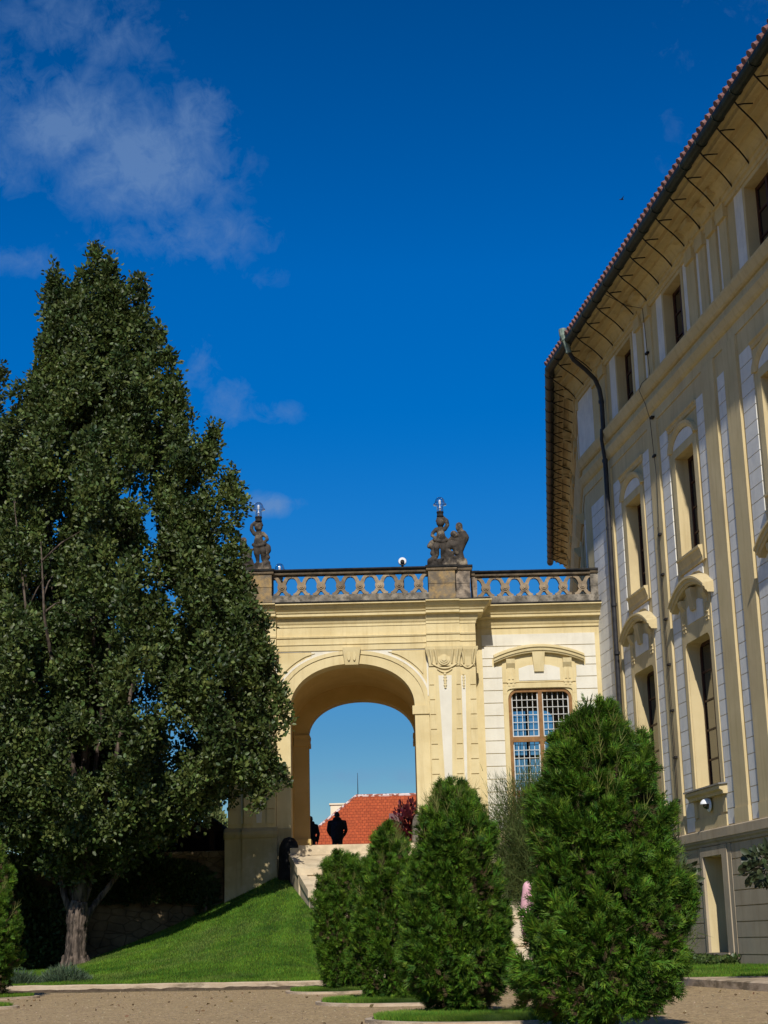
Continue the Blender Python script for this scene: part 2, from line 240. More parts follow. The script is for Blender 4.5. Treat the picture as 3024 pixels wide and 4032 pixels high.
# ------------------------------------------------------------------ helpers
ORI = {}
def tag(o, label=None, cat=None, group=None, kind=None):
    if label: o['label'] = label
    if cat: o['category'] = cat
    if group: o['group'] = group
    if kind: o['kind'] = kind
    return o
def thing(name, loc, label, cat, group=None):
    o = bpy.data.objects.new(name, None); COL.objects.link(o); o.location = loc; o.empty_display_size = .2
    ORI[o] = Vector(loc); return tag(o, label, cat, group)
class Frame:
    """wall frame: s along the wall, o out of the wall, z up"""
    def __init__(s, origin, u, out): s.p = Vector(origin); s.u = Vector(u).normalized(); s.n = Vector(out).normalized()
    def __call__(s, a, o, z):
        v = s.p + s.u * a + s.n * o; return (v.x, v.y, z)
class WorldF:
    def __call__(s, a, o, z): return (a, o, z)
WF = WorldF()
class MB:
    def __init__(s, F=WF): s.v = []; s.f = []; s.F = F
    def add(s, pts, faces, raw=False):
        b = len(s.v); s.v += [tuple(p) if raw else s.F(*p) for p in pts]; s.f += [tuple(b + i for i in f) for f in faces]; return s
    def box(s, a0, a1, o0, o1, z0, z1):
        p = [(a, o, z) for a in (a0, a1) for o in (o0, o1) for z in (z0, z1)]
        return s.add(p, [(0, 1, 3, 2), (4, 6, 7, 5), (0, 4, 5, 1), (2, 3, 7, 6), (0, 2, 6, 4), (1, 5, 7, 3)])
    def quad(s, *p): return s.add(p, [tuple(range(len(p)))])
    def loft(s, secs, cap=True, closed=True):
        n = len(secs[0]); pts = [q for sec in secs for q in sec]; f = []
        for k in range(len(secs) - 1):
            for i in range(n if closed else n - 1):
                j = (i + 1) % n; f.append((k * n + i, k * n + j, (k + 1) * n + j, (k + 1) * n + i))
        if cap: f += [tuple(range(n - 1, -1, -1)), tuple((len(secs) - 1) * n + i for i in range(n))]
        return s.add(pts, f)
    def sweep_s(s, a0, a1, prof):   # profile of (o,z) run along s
        return s.loft([[(a, o, z) for o, z in prof] for a in (a0, a1)])
    def prism(s, poly, o0, o1):      # polygon of (s,z) extruded outwards
        return s.loft([[(a, o, z) for a, z in poly] for o in (o0, o1)])
    def wall(s, a0, a1, z0, z1, holes, depth, o=0.0):
        """face with rectangular holes and their reveals"""
        A = sorted({a0, a1} | {h[0] for h in holes} | {h[1] for h in holes}); Z = sorted({z0, z1} | {h[2] for h in holes} | {h[3] for h in holes})
        for i in range(len(A) - 1):
            for j in range(len(Z) - 1):
                ca, cz = (A[i] + A[i + 1]) / 2, (Z[j] + Z[j + 1]) / 2
                if any(h[0] < ca < h[1] and h[2] < cz < h[3] for h in holes): continue
                s.quad((A[i], o, Z[j]), (A[i + 1], o, Z[j]), (A[i + 1], o, Z[j + 1]), (A[i], o, Z[j + 1]))
        for h in holes:
            d = h[4] if len(h) > 4 else depth
            a, b, c, e = h[:4]
            for p, q in (((a, c), (a, e)), ((a, e), (b, e)), ((b, e), (b, c)), ((b, c), (a, c))):
                s.quad((p[0], o, p[1]), (q[0], o, q[1]), (q[0], o - d, q[1]), (p[0], o - d, p[1]))
        return s
    def tube(s, path, r, n=8, cap=True):
        P = [Vector(s.F(*p)) for p in path]; R = r if isinstance(r, (list, tuple)) else [r] * len(P)
        b = len(s.v); prev = None
        for i, p in enumerate(P):
            d = (P[min(i + 1, len(P) - 1)] - P[max(i - 1, 0)]).normalized()
            ref = prev if prev is not None else (Vector((0, 0, 1)) if abs(d.z) < .9 else Vector((1, 0, 0)))
            x = (ref - d * ref.dot(d)).normalized(); y = d.cross(x); prev = x
            for k in range(n):
                a = 2 * math.pi * k / n; q = p + x * math.cos(a) * R[i] + y * math.sin(a) * R[i]; s.v.append((q.x, q.y, q.z))
        for i in range(len(P) - 1):
            for k in range(n):
                j = (k + 1) % n; s.f.append((b + i * n + k, b + i * n + j, b + (i + 1) * n + j, b + (i + 1) * n + k))
        if cap: s.f += [tuple(b + k for k in range(n - 1, -1, -1)), tuple(b + (len(P) - 1) * n + k for k in range(n))]
        return s
    def lathe(s, c, prof, n=16):     # (r,z) about vertical axis
        secs = [[(c[0] + r * math.cos(2 * math.pi * k / n), c[1] + r * math.sin(2 * math.pi * k / n), c[2] + z) for k in range(n)] for r, z in prof]
        return s.loft(secs, cap=True)
    def split(s, name, mat, parent=None, **kw):
        par = list(range(len(s.v)))
        def find(i):
            while par[i] != i: par[i] = par[par[i]]; i = par[i]
            return i
        key = {}
        for i, p in enumerate(s.v):
            k = tuple(round(c, 4) for c in p)
            if k in key: par[find(i)] = find(key[k])
            else: key[k] = i
        for f in s.f:
            for i in f[1:]: par[find(i)] = find(f[0])
        comp = {}
        for f in s.f: comp.setdefault(find(f[0]), []).append(f)
        out = []
        for fs in comp.values():
            ids = sorted({i for f in fs for i in f}); mp = {i: k for k, i in enumerate(ids)}
            b = MB(); b.v = [s.v[i] for i in ids]; b.f = [tuple(mp[i] for i in f) for f in fs]; out.append(b.build(name, mat, parent, **kw))
        return out
    def build(s, name, mat, parent=None, smooth=False, label=None, cat=None, group=None, kind=None, recalc=True, mats=None, origin=None):
        off = ORI.get(parent, Vector((0, 0, 0))) if parent is not None else (Vector(origin) if origin else Vector((0, 0, 0)))
        me = bpy.data.meshes.new(name)
        me.from_pydata([(x - off.x, y - off.y, z - off.z) for x, y, z in s.v], [], s.f); me.materials.append(mat)
        if recalc:
            bm = bmesh.new(); bm.from_mesh(me); bmesh.ops.recalc_face_normals(bm, faces=bm.faces); bm.to_mesh(me); bm.free()
        if smooth: me.polygons.foreach_set('use_smooth', [True] * len(me.polygons))
        o = bpy.data.objects.new(name, me); COL.objects.link(o); ORI[o] = off.copy()
        if parent is not None: o.parent = parent; 
        else: o.location = off
        return tag(o, label, cat, group, kind)
# parts are written relative to their thing's origin; sub-parts share it
def npmesh(name, V, tmpl_faces, count, nv, mat, parent=None, smooth=False, off=(0, 0, 0), **tg):
    """V: (count*nv,3) array of template copies"""
    V = V - np.array(off)
    me = bpy.data.meshes.new(name); F = np.array([i for f in tmpl_faces for i in f]); L = [len(f) for f in tmpl_faces]
    nl = len(F); me.vertices.add(len(V)); me.vertices.foreach_set('co', V.astype(np.float32).ravel())
    idx = (F[None, :] + (np.arange(count) * nv)[:, None]).ravel(); me.loops.add(len(idx)); me.loops.foreach_set('vertex_index', idx.astype(np.int32))
    tot = np.tile(L, count); st = np.concatenate([[0], np.cumsum(tot)[:-1]]); me.polygons.add(len(tot)); me.polygons.foreach_set('loop_start', st.astype(np.int32)); me.polygons.foreach_set('loop_total', tot.astype(np.int32))
    if smooth: me.polygons.foreach_set('use_smooth', [True] * len(tot))
    me.update(calc_edges=True); me.materials.append(mat)
    o = bpy.data.objects.new(name, me); COL.objects.link(o); ORI[o] = Vector(off)
    if parent is not None: o.parent = parent
    else: o.location = off
    return tag(o, **tg)
def rot_from(dirs, rng):
    """rotation matrices whose local y points along dirs with random spin"""
    y = dirs / np.linalg.norm(dirs, axis=1, keepdims=True); r = rng.normal(size=y.shape)
    x = np.cross(y, r); x /= np.linalg.norm(x, axis=1, keepdims=True); z = np.cross(x, y)
    return np.stack([x, y, z], axis=2)
def scatter(T, P, R, sc):
    """T (nv,3) template; P (n,3); R (n,3,3); sc (n,)"""
    V = np.einsum('nij,vj->nvi', R, T) * sc[:, None, None] + P[:, None, :]
    return V.reshape(-1, 3)
LEAF_T = np.array([(0, 0, 0), (.30, .35, .06), (.22, .75, .02), (0, 1, -.06), (-.22, .75, .02), (-.30, .35, .06)]); LEAF_F = [(0, 1, 2, 3), (0, 3, 4, 5)]
def spray_template(seed, n=5):
    """flat feathery frond: a few curved fingers with short side lobes"""
    r = random.Random(seed); V = []; F = []
    for k in range(n):
        t = k / (n - 1); a = (t - .5) * 1.25 + r.uniform(-.15, .15); L = (1 - .35 * abs(t - .5) * 2) * r.uniform(.7, 1.08); w = .040
        dx, dy = math.sin(a), math.cos(a); y0 = .10 * (1 - abs(t - .5)); lift = r.uniform(-.12, .16); b = len(V)
        V += [(0, y0, 0), (dx * L * .5 + dy * w, y0 + dy * L * .5 - dx * w, lift * .6), (dx * L, y0 + dy * L, lift), (dx * L * .5 - dy * w, y0 + dy * L * .5 + dx * w, lift * .6)]
        F.append((b, b + 1, b + 2, b + 3))
        for f_ in (.35, .62):
            for sgn in (1, -1):
                a2 = a + sgn * .62; l2 = L * .34; px, py = dx * L * f_, y0 + dy * L * f_; b = len(V); ex, ey = math.sin(a2), math.cos(a2)
                V += [(px, py, lift * f_), (px + ex * l2 * .5 + ey * .035, py + ey * l2 * .5 - ex * .035, lift * f_ + .03), (px + ex * l2, py + ey * l2, lift * f_)]; F.append((b, b + 1, b + 2))
    return np.array(V), F

# ------------------------------------------------------------------ ground, lawns
GX, GY = 1.0, 1.0
MB().quad((-300, -60, 0), (300, -60, 0), (300, 500, 0), (-300, 500, 0)).build('gravel_ground', M['gravel'], kind='structure')
def kerbY(X): return np.interp(X, [-26, -7.58, -1.2, -.5], [36.2, 31.97, 29.89, 29.7])
def wallZ(X): return np.interp(X, [-20, -10, -8.2, -7.3, -5.9, -4.5, -3.1, 0], [.26, .28, .38, .74, 1.28, 1.9, 2.6, 2.75])
def stepZ(Y): return np.clip((Y - 34) * .353 + .08, .0, 3.2)
def stepL(Y): return -.95 - .35 * (Y - 34) / 1.7
def bankZ(X, Y):
    k = kerbY(X); t = np.clip((Y - k) / (43.6 - k), 0, 1); z = .115 + (wallZ(X) - .115) * t ** 1.3
    w = np.clip((X - (stepL(Y) - 1.6)) / 1.5, 0, 1); w = w * w * (3 - 2 * w)
    z2 = np.minimum(z, np.maximum(stepZ(Y) - .06, .10)); return z * (1 - w) + z2 * w
def grid_mesh(name, xs, tmap, zf, mat, **tg):
    V = []; n, m = len(xs), len(tmap[1])
    for x in xs:
        y0, y1 = tmap[0](x)
        for t in tmap[1]:
            y = y0 + (y1 - y0) * t; V.append((x, y, float(zf(x, y))))
    F = [(i * m + j, (i + 1) * m + j, (i + 1) * m + j + 1, i * m + j + 1) for i in range(n - 1) for j in range(m - 1)]
    b = MB(); b.v = V; b.f = F; return b.build(name, mat, smooth=True, recalc=False, **tg)
xs = np.concatenate([np.linspace(-26, -9, 18), np.linspace(-8.7, -.9, 60)])
def ylim(x):
    ke = float(kerbY(x)) + .18
    ymax = 43.6
    if x > -2.9: ymax = min(43.6, 34 + (-.95 - x) / .35 * 1.7)
    return ke, max(ymax, ke + .5)
grid_mesh('lawn_bank', xs, (ylim, np.linspace(0, 1, 50)), bankZ, M['lawn'], kind='structure')
def rbankZ(x, y): return .105 + 0.04 * np.clip((y - 27) / 5, 0, 1) + 3.0 * np.clip((y - 37.6) / 5.6, 0, 1) ** 1.2
RX0 = lambda y: 3.05
b = MB()
rk = [(4.62, 26.9), (5.18, 26.32), (5.84, 26.13), (7.6, 25.9), (8.6, 25.8)]
rng = np.random.default_rng(3)
V = []; m_ = 40; X2 = np.linspace(3.06, 9.0, 40)
def r_y0(x): return float(np.interp(x, [3.0, 4.2, 4.6, 5.18, 5.84, 7.6, 9], [34, 30, 26.6, 26.3, 26.13, 25.9, 25.8]))
for x in X2:
    for t in np.linspace(0, 1, m_):
        y = r_y0(x) + (43.9 - r_y0(x)) * t; V.append((x, y, float(rbankZ(x, y))))
b.v = V; b.f = [(i * m_ + j, (i + 1) * m_ + j, (i + 1) * m_ + j + 1, i * m_ + j + 1) for i in range(39) for j in range(m_ - 1)]
b.build('lawn_strip', M['lawn'], smooth=True, recalc=False, kind='structure')
# kerbs
def kerb_run(name, pts, w, h, label, cutn=12):
    b = MB(); P = [Vector((x, y, 0)) for x, y in pts]
    secs = []
    for i, p in enumerate(P):
        d = (P[min(i + 1, len(P) - 1)] - P[max(i - 1, 0)]).normalized(); n = Vector((-d.y, d.x, 0))
        q = p + n * w; jit = random.uniform(-.006, .006)
        secs.append([(p.x, p.y, -.1), (p.x, p.y, h * .86 + jit), (p.x + n.x * .025, p.y + n.y * .025, h + jit), (q.x, q.y, h + jit), (q.x, q.y, -.1)])
    b.loft(secs); return b.build(name, M['kerb'], label=label, cat='kerb', origin=(pts[0][0], pts[0][1], 0))
pts = [(x, float(kerbY(x))) for x in np.linspace(-24, -.5, 70)]
kerb_run('stone_kerb', pts, .22, .13, 'long mossy sandstone kerb along the front of the left lawn')
b = MB()
fr = [(4.15, 29.6), (4.56, 26.28), (5.07, 22.72), (5.4, 20.5), (5.9, 17)]; bk = [(4.35, 29.7), (4.68, 26.75), (5.9, 26.2), (7.6, 25.95), (9.5, 25.7)]
b.loft([[(f[0], f[1], -.1), (f[0], f[1], .105), (f[0] + .03, f[1] + .01, .12), (q[0], q[1], .12), (q[0], q[1], -.1)] for f, q in zip(fr, bk)])
b.build('stone_edging_slab', M['kerb'], label='wide stone edging slab before the right lawn strip', cat='kerb', origin=(4.6, 26, 0))
# damp moss strip at foot of kerb
b = MB(); 
for x in np.linspace(-24, -.7, 60)[:-1]:
    x2 = x + 23.3 / 59; b.quad((x, kerbY(x) - .42 - .12 * math.sin(x * 3), .004), (x2, kerbY(x2) - .42 - .12 * math.sin(x2 * 3), .004), (x2, kerbY(x2) + .02, .004), (x, kerbY(x) + .02, .004))
b.build('damp_moss_strip', material('mossy soil', (.11, .085, .04, 1), (.20, .15, .08, 1), rough=1, scale=5, bump=.8, bscale=30), kind='structure')
b = MB(); rb_ = random.Random(4); secs = []
for x in np.linspace(-24, -.7, 160):
    y = float(kerbY(x)); h_ = .045 + rb_.uniform(-.012, .02); w_ = .10 + rb_.uniform(-.03, .03)
    secs.append([(x, y + .01, -.02), (x, y + .006, h_), (x, y - w_ * .5, h_ * .6), (x, y - w_, .0)])
b.loft(secs); b.build('soil_ridge', M['soil'], kind='structure')
# grass blades
def blades(name, pts, h, w, mat, seed, parent=None, **tg):
    r = np.random.default_rng(seed); n = len(pts)
    T = np.array([(-.5, 0, 0), (.5, 0, 0), (.1, 1, .25)])
    a = r.uniform(0, 2 * np.pi, n); lean = r.uniform(-.5, .5, (n, 2))
    up = np.stack([lean[:, 0], lean[:, 1], np.ones(n)], 1); up /= np.linalg.norm(up, axis=1, keepdims=True)
    x = np.stack([np.cos(a), np.sin(a), np.zeros(n)], 1); x -= up * (x * up).sum(1, keepdims=True); x /= np.linalg.norm(x, axis=1, keepdims=True)
    z = np.cross(x, up); H = h * r.uniform(.6, 1.3, n)
    V = pts[:, None, :] + x[:, None, :] * (T[None, :, 0, None] * w) + up[:, None, :] * (T[None, :, 1, None] * H[:, None, None]) + z[:, None, :] * (T[None, :, 2, None] * H[:, None, None])
    return npmesh(name, V.reshape(-1, 3), [(0, 1, 2)], n, 3, mat, parent, **tg)
r = np.random.default_rng(11)
n = 150000; X = r.uniform(-10, -.95, n); y0 = kerbY(X) + .2; ym = np.where(X > -2.9, np.minimum(43.5, 34 + (-.95 - X) / .35 * 1.7 - .1), 43.5)
Y = y0 + (np.maximum(ym, y0 + .4) - y0) * r.uniform(0, 1, n) ** 1.25
P = np.stack([X, Y, bankZ(X, Y) - .01], 1)
blades('bank_grass', P, .055, .016, M['blade'], 1, kind='stuff', label='short mown green grass on the sloping bank', cat='grass')
n = 30000; X = r.uniform(4.3, 8.0, n); y0 = np.array([r_y0(x) for x in X]); Y = y0 + .02 + r.uniform(0, 1, n) ** 1.5 * (37 - y0); P = np.stack([X, Y, rbankZ(X, Y) - .01], 1)
blades('strip_grass', P, .06, .015, M['blade'], 2, kind='stuff', label='green grass on the strip below the palace wall', cat='grass')

r = np.random.default_rng(91); n = 350; X = r.uniform(-10, 8, n); Y = r.uniform(15.5, 30, n); P = np.stack([X, Y, np.full(n, .012)], 1); D = r.normal(size=(n, 3)); D[:, 2] *= .25
npmesh('fallen_leaves', scatter(LEAF_T, P, rot_from(D, r), r.uniform(.03, .07, n)), LEAF_F, n, 6, material('dry leaf', (.09, .055, .025, 1), (.17, .11, .05, 1), rough=.9, scale=4, randisl=.5), None, label='dry fallen leaves scattered on the tan gravel', cat='leaves', kind='stuff')
n = 5000; X = r.uniform(-10, 8, n); Y = r.uniform(14.5, 31, n); rr_ = r.uniform(.005, .013, n)
T = np.array([(1, 0, 0), (0, 1, 0), (-1, 0, 0), (0, -1, 0), (0, 0, .8)]); npmesh('pebbles', scatter(T, np.stack([X, Y, np.full(n, .002)], 1), np.tile(np.eye(3), (n, 1, 1)), rr_), [(0, 1, 4), (1, 2, 4), (2, 3, 4), (3, 0, 4)], n, 5, material('pebble', (.20, .15, .09, 1), (.38, .30, .20, 1), rough=.9, scale=3, randisl=.5), None, label='loose pebbles on the tan gravel', cat='pebbles', kind='stuff')
# round thuja beds
def bed(cx, cy, rx, ry, label, seed, dens=3500):
    t = thing('planting_bed', (cx, cy, 0), label, 'planting bed', 'round grass beds under the clipped conifers')
    b = MB(); n = 48
    ring = lambda k, z: [(cx + (rx + k) * math.cos(2 * math.pi * i / n), cy + (ry + k) * math.sin(2 * math.pi * i / n), z) for i in range(n)]
    b.loft([ring(.07, -.05), ring(.07, .035), ring(0, .04), ring(0, -.05)], cap=False, closed=True); b.build('stone_edging', M['kerb'], t)
    b = MB(); R = [ring(-.02, .03), [(cx + (rx * .5) * math.cos(2 * math.pi * i / n), cy + ry * .5 * math.sin(2 * math.pi * i / n), .06) for i in range(n)]]
    b.loft(R, cap=False); b.quad(*R[1]); b.build('turf', M['lawn2'], t)
    r = np.random.default_rng(seed); m = int(dens * rx * ry * 3.14); a = r.uniform(0, 6.283, m); q = np.sqrt(r.uniform(0, 1, m)) * .98
    P = np.stack([cx + rx * q * np.cos(a), cy + ry * q * np.sin(a), np.full(m, .035)], 1)
    blades('grass_blades', P - np.array([cx, cy, 0]), .055, .010, M['blade'], seed, parent=t, kind='stuff')
bed(-1.0, 27.6, .75, 1.2, 'round grass bed under the farthest small conifer', 21)
bed(.15, 22.2, 1.15, 1.35, 'round grass bed under the second farthest conifer', 22)
bed(1.0, 16.9, 1.25, 1.25, 'round grass bed under the tall middle conifer at the bottom edge', 23, 5200)
bed(2.4, 12.3, 1.35, 1.35, 'grass bed under the largest conifer nearest the camera', 24, 1500)
bed(-7.4, 28.2, 1.3, .9, 'oval grass bed at the left edge nearer the kerb', 25)
bed(-6.55, 23.4, 1.2, .6, 'small grass bed with stone rim at the bottom left corner', 26)

# ------------------------------------------------------------------ terrace, retaining wall, steps
b = MB(); b.box(-90, -2.9, 43.9, 140, 1.0, 3.25).box(-2.9, 60, 47.0, 140, 1.0, 3.245).box(-2.87, .92, 43.3, 47.0, 1.0, 3.25); b.build('terrace_ground', M['gravel'], kind='structure')
t = thing('retaining_wall', (-9, 43.6, 0), 'rough stone retaining wall in deep shade behind the oak trunk', 'wall')
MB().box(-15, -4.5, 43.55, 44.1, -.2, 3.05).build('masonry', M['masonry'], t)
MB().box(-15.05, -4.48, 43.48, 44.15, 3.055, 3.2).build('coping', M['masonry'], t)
t = thing('garden_steps', (0, 34, 0), 'broad worn limestone ramp steps climbing to the archway', 'steps')
for k in range(5):
    y0 = 34 + 1.7 * k; z0 = .6 * k; xl = -.95 - .35 * k; xl2 = xl - .35; xr = 3.0; b = MB()
    b.loft([[(xl, y0, -.3), (xr, y0, -.3), (xr, y0, z0 + .17), (xl, y0, z0 + .17)], [(xl2 + .04, y0 + 1.7, -.3), (xr, y0 + 1.7, -.3), (xr, y0 + 1.7, z0 + .6), (xl2 + .04, y0 + 1.7, z0 + .6)]])
    b.box(xl - .03, xr + .03, y0 - .04, y0 + .3, z0 + .03, z0 + .19)
    b.loft([[(xl - .03, y0 + .02, z0 + .02), (xl + .16, y0 + .02, z0 + .02), (xl + .16, y0 + .02, z0 + .205), (xl - .03, y0 + .02, z0 + .205)], [(xl2 + .01, y0 + 1.68, z0 + .47), (xl2 + .2, y0 + 1.68, z0 + .47), (xl2 + .2, y0 + 1.68, z0 + .645), (xl2 + .01, y0 + 1.68, z0 + .645)]])
    b.build('step', M['step'], t)
MB().box(-2.66, 3.0, 42.5, 43.28, 1.0, 3.19).box(-2.44, 3.04, 42.46, 42.8, 3.0, 3.252).box(-2.44, 3.0, 42.8, 43.22, 3.15, 3.24).build('landing', M['step'], t)

# ------------------------------------------------------------------ shared wall ornament
def arc_hood(F, c, parent, ycol, z0=8.15, half=1.25, rise=.28, p=.25, nseg=16):
    b = MB(F); secs = []
    for i in range(nseg + 1):
        u = -1 + 2 * i / nseg; a = c + half * u; r_ = rise * (1 - u * u); zb = z0 + r_; 
        secs.append([(a, .0, zb), (a, p * .62, zb), (a, p * .72, zb + .05), (a, p * .8, zb + .05), (a, p * .85, zb + .12), (a, p, zb + .14), (a, p, zb + .19), (a, .0, zb + .26)])
    b.loft(secs); return b.build('window_hood', M[ycol], parent)
def console(F, c, parent, ycol, z1=8.16, w=.2):
    b = MB(F); b.prism([(c - w / 2, z1 - .55), (c + w / 2, z1 - .55), (c + w / 2, z1 - .12), (c - w / 2, z1 - .12)], 0.0, .05)
    b.loft([[(c - w / 2 - .02, o, z) for o, z in ((0, z1 - .14), (.05, z1 - .14), (.13, z1 - .02), (.15, z1 + .1), (0, z1 + .1))], [(c + w / 2 + .02, o, z) for o, z in ((0, z1 - .14), (.05, z1 - .14), (.13, z1 - .02), (.15, z1 + .1), (0, z1 + .1))]])
    for k in (-.05, .05): b.box(c + k - .025, c + k + .025, .04, .075, z1 - .46, z1 - .24)
    b.box(c - w / 2 - .02, c + w / 2 + .02, 0, .07, z1 - .56, z1 - .52)
    b.box(c - w / 2, c + w / 2, 0, .045, z1 - .57, z1 - .53)
    for k in (-.06, .06): b.box(c + k - .03, c + k + .03, 0, .06, z1 - .64, z1 - .55)
    return b.build('console', M[ycol], parent)
def keystone(F, c, parent, ycol, z0=7.9, z1=8.42, w=.13, p=.17):
    b = MB(F); b.loft([[(c - w, 0, z0), (c + w, 0, z0), (c + w * 1.35, 0, z1), (c - w * 1.35, 0, z1)], [(c - w, p * .6, z0), (c + w, p * .6, z0), (c + w * 1.35, p, z1), (c - w * 1.35, p, z1)]])
    return b.build('keystone', M[ycol], parent)
def quoins(F, a0, a1, z0, z1, parent, mat, th=.02, pitch=.335, gap=.018, name='quoin_panel'):
    b = MB(F); n = max(1, round((z1 - z0) / pitch)); pz = (z1 - z0) / n
    f0 = a0 if callable(a0) else (lambda z: a0); f1 = a1 if callable(a1) else (lambda z: a1)
    for k in range(n):
        za, zb = z0 + k * pz + gap / 2, z0 + (k + 1) * pz - gap / 2
        b.prism([(f0(za), za), (f1(za), za), (f1(zb), zb), (f0(zb), zb)], -.01, th)
    return b.build(name, mat, parent)
def corner_fill(b, a0, a1, zt, r, o0, o1):
    for a, sg in ((a0, 1), (a1, -1)):
        poly = [(a, zt)] + [(a + sg * r * (1 - math.cos(t)), zt - r * (1 - math.sin(t))) for t in np.linspace(math.pi / 2, 0, 6)]
        b.prism(poly, o0, o1)

# ------------------------------------------------------------------ gateway building
YA, YB = 43.25, 44.0
FA = Frame((0, YA, 0), (1, 0, 0), (0, -1, 0)); FB = Frame((0, YB, 0), (1, 0, 0), (0, -1, 0))
CX = -.98
gate = thing('gateway_building', (CX, YA, 2.5), 'yellow and white baroque gateway with a tall open arch and stone balustrade', 'building')
def arch_pts(c, hw, zs, rise, n=28, e=2.0):
    return [(c - hw * math.copysign(abs(math.cos(t)) ** (2 / e), math.cos(t)), zs + rise * math.sin(t) ** (2 / e)) for t in np.linspace(0, math.pi, n + 1)]
def arch_wall(b, a0, a1, z0, z1, pts, oA, oB):
    hw0, hw1 = pts[0][0], pts[-1][0]; zs = pts[0][1]
    for o in (oA, oB):
        b.quad((a0, o, z0), (hw0, o, z0), (hw0, o, zs), (a0, o, zs)); b.quad((hw1, o, z0), (a1, o, z0), (a1, o, zs), (hw1, o, zs))
        b.quad((a0, o, zs), (hw0, o, zs), (hw0, o, z1), (a0, o, z1)); b.quad((hw1, o, zs), (a1, o, zs), (a1, o, z1), (hw1, o, z1))
        for p, q in zip(pts[:-1], pts[1:]): b.quad((p[0], o, p[1]), (q[0], o, q[1]), (q[0], o, z1), (p[0], o, z1))
    full = [(hw0, z0)] + pts + [(hw1, z0)]
    for p, q in zip(full[:-1], full[1:]): b.quad((p[0], oA, p[1]), (q[0], oA, q[1]), (q[0], oB, q[1]), (p[0], oB, p[1]))
    b.quad((a0, oA, z0), (a0, oB, z0), (a0, oB, z1), (a0, oA, z1)); b.quad((a1, oA, z0), (a1, oB, z0), (a1, oB, z1), (a1, oA, z1))
    return b
front = arch_pts(CX, 1.685, 6.93, 1.19, e=2.12); rear = arch_pts(-.83, 1.58, 6.72, 1.06, e=2.1)
b = MB(FA); arch_wall(b, -4.33, 2.39, 3.0, 9.24, front, 0, -.6)
b.build('front_wall', M['yellow'], gate)
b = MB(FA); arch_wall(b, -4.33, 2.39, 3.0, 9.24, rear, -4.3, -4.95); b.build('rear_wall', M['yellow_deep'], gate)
# passage: side walls and vault
b = MB(FA); vp = [(CX - 1.87, 3.2)] + arch_pts(CX, 1.87, 6.78, 1.42) + [(CX + 1.87, 3.2)]
for p, q in zip(vp[:-1], vp[1:]): b.quad((p[0], -.6, p[1]), (q[0], -.6, q[1]), (q[0], -4.3, q[1]), (p[0], -4.3, p[1]))
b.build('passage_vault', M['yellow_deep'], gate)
MB(FA).box(-4.33, -2.9, -4.3, -.6, 3.0, 9.2).build('side_wall', M['yellow'], gate); MB(FA).box(.95, 2.39, -4.3, -.6, 3.0, 9.2).build('side_wall', M['yellow'], gate)
for x0, x1 in ((CX - 1.86, -2.36), (.70, CX + 1.86)):
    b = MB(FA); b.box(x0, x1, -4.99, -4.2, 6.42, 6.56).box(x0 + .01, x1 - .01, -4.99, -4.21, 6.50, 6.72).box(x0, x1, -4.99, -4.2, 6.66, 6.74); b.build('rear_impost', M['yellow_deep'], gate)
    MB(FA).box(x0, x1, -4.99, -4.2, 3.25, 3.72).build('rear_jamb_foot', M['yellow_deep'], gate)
# archivolt
b = MB(FA); ip = front; op = arch_pts(CX, 2.07, 6.93, 1.55, e=2.12); mp = arch_pts(CX, 1.97, 6.93, 1.45, e=2.12)
b.loft([[(i[0], -.0, i[1]), (i[0], .06, i[1]), (m[0], .06, m[1]), (m[0], .09, m[1]), (o[0], .09, o[1]), (o[0], 0, o[1])] for i, m, o in zip(ip, mp, op)])
b.build('archivolt', M['yellow'], gate)
# jamb pilasters of the arch with imposts
for sg in (-1, 1):
    b = MB(FA); a0, a1 = sorted((CX + sg * 1.685, CX + sg * 2.07)); b.box(a0, a1, 0, .06, 2.9, 6.71)
    a0, a1 = sorted((CX + sg * 1.62, CX + sg * 2.10)); b.box(a0, a1, -.1, .10, 6.70, 6.93)
    b.build('arch_jamb', M['yellow'], gate)
# white spandrel bands
b = MB(FA); wp = arch_pts(CX, 2.16, 6.93, 1.62, e=2.12, n=48)
out = arch_pts(CX, 2.10, 6.93, 1.56, e=2.12, n=48)
for o1, o2, p1, p2 in zip(out[:-1], out[1:], wp[:-1], wp[1:]):
    if min(p1[1], p2[1]) > 7.1: b.prism([o1, o2, p2, p1], .0, .012)
b.box(CX - 2.10, CX - 2.04, 0, .013, 7.2, 8.52).box(CX + 2.04, CX + 2.10, 0, .013, 7.2, 8.52).box(CX - 2.04, CX - .25, 0, .014, 8.47, 8.53).box(CX + .25, CX + 2.04, 0, .014, 8.47, 8.53)
for sg in (-1, 1): b.prism([(CX + sg * .3, 8.555), (CX + sg * 1.1, 8.36), (CX + sg * 1.1, 8.5), (CX + sg * .3, 8.5)], 0.0, .011)
b.build('spandrel_band', M['white'], gate)
# raised spandrel fields
b = MB(FA)
for sg in (-1, 1):
    arc = [p for p in arch_pts(CX, 2.22, 6.93, 1.68, e=2.12, n=60) if sg * (p[0] - CX) > .95 and p[1] > 7.35]
    arc = arc if sg > 0 else arc[::-1]
    poly = [(CX + sg * 1.0, 8.43), (CX + sg * 1.98, 8.43)] + [q for q in reversed(arc) if q[1] < 8.36 and sg * (q[0] - CX) < 1.98]
    if len(poly) > 4: b.prism(poly, 0, .035)
b.split('spandrel_panel', M['yellow'], gate)
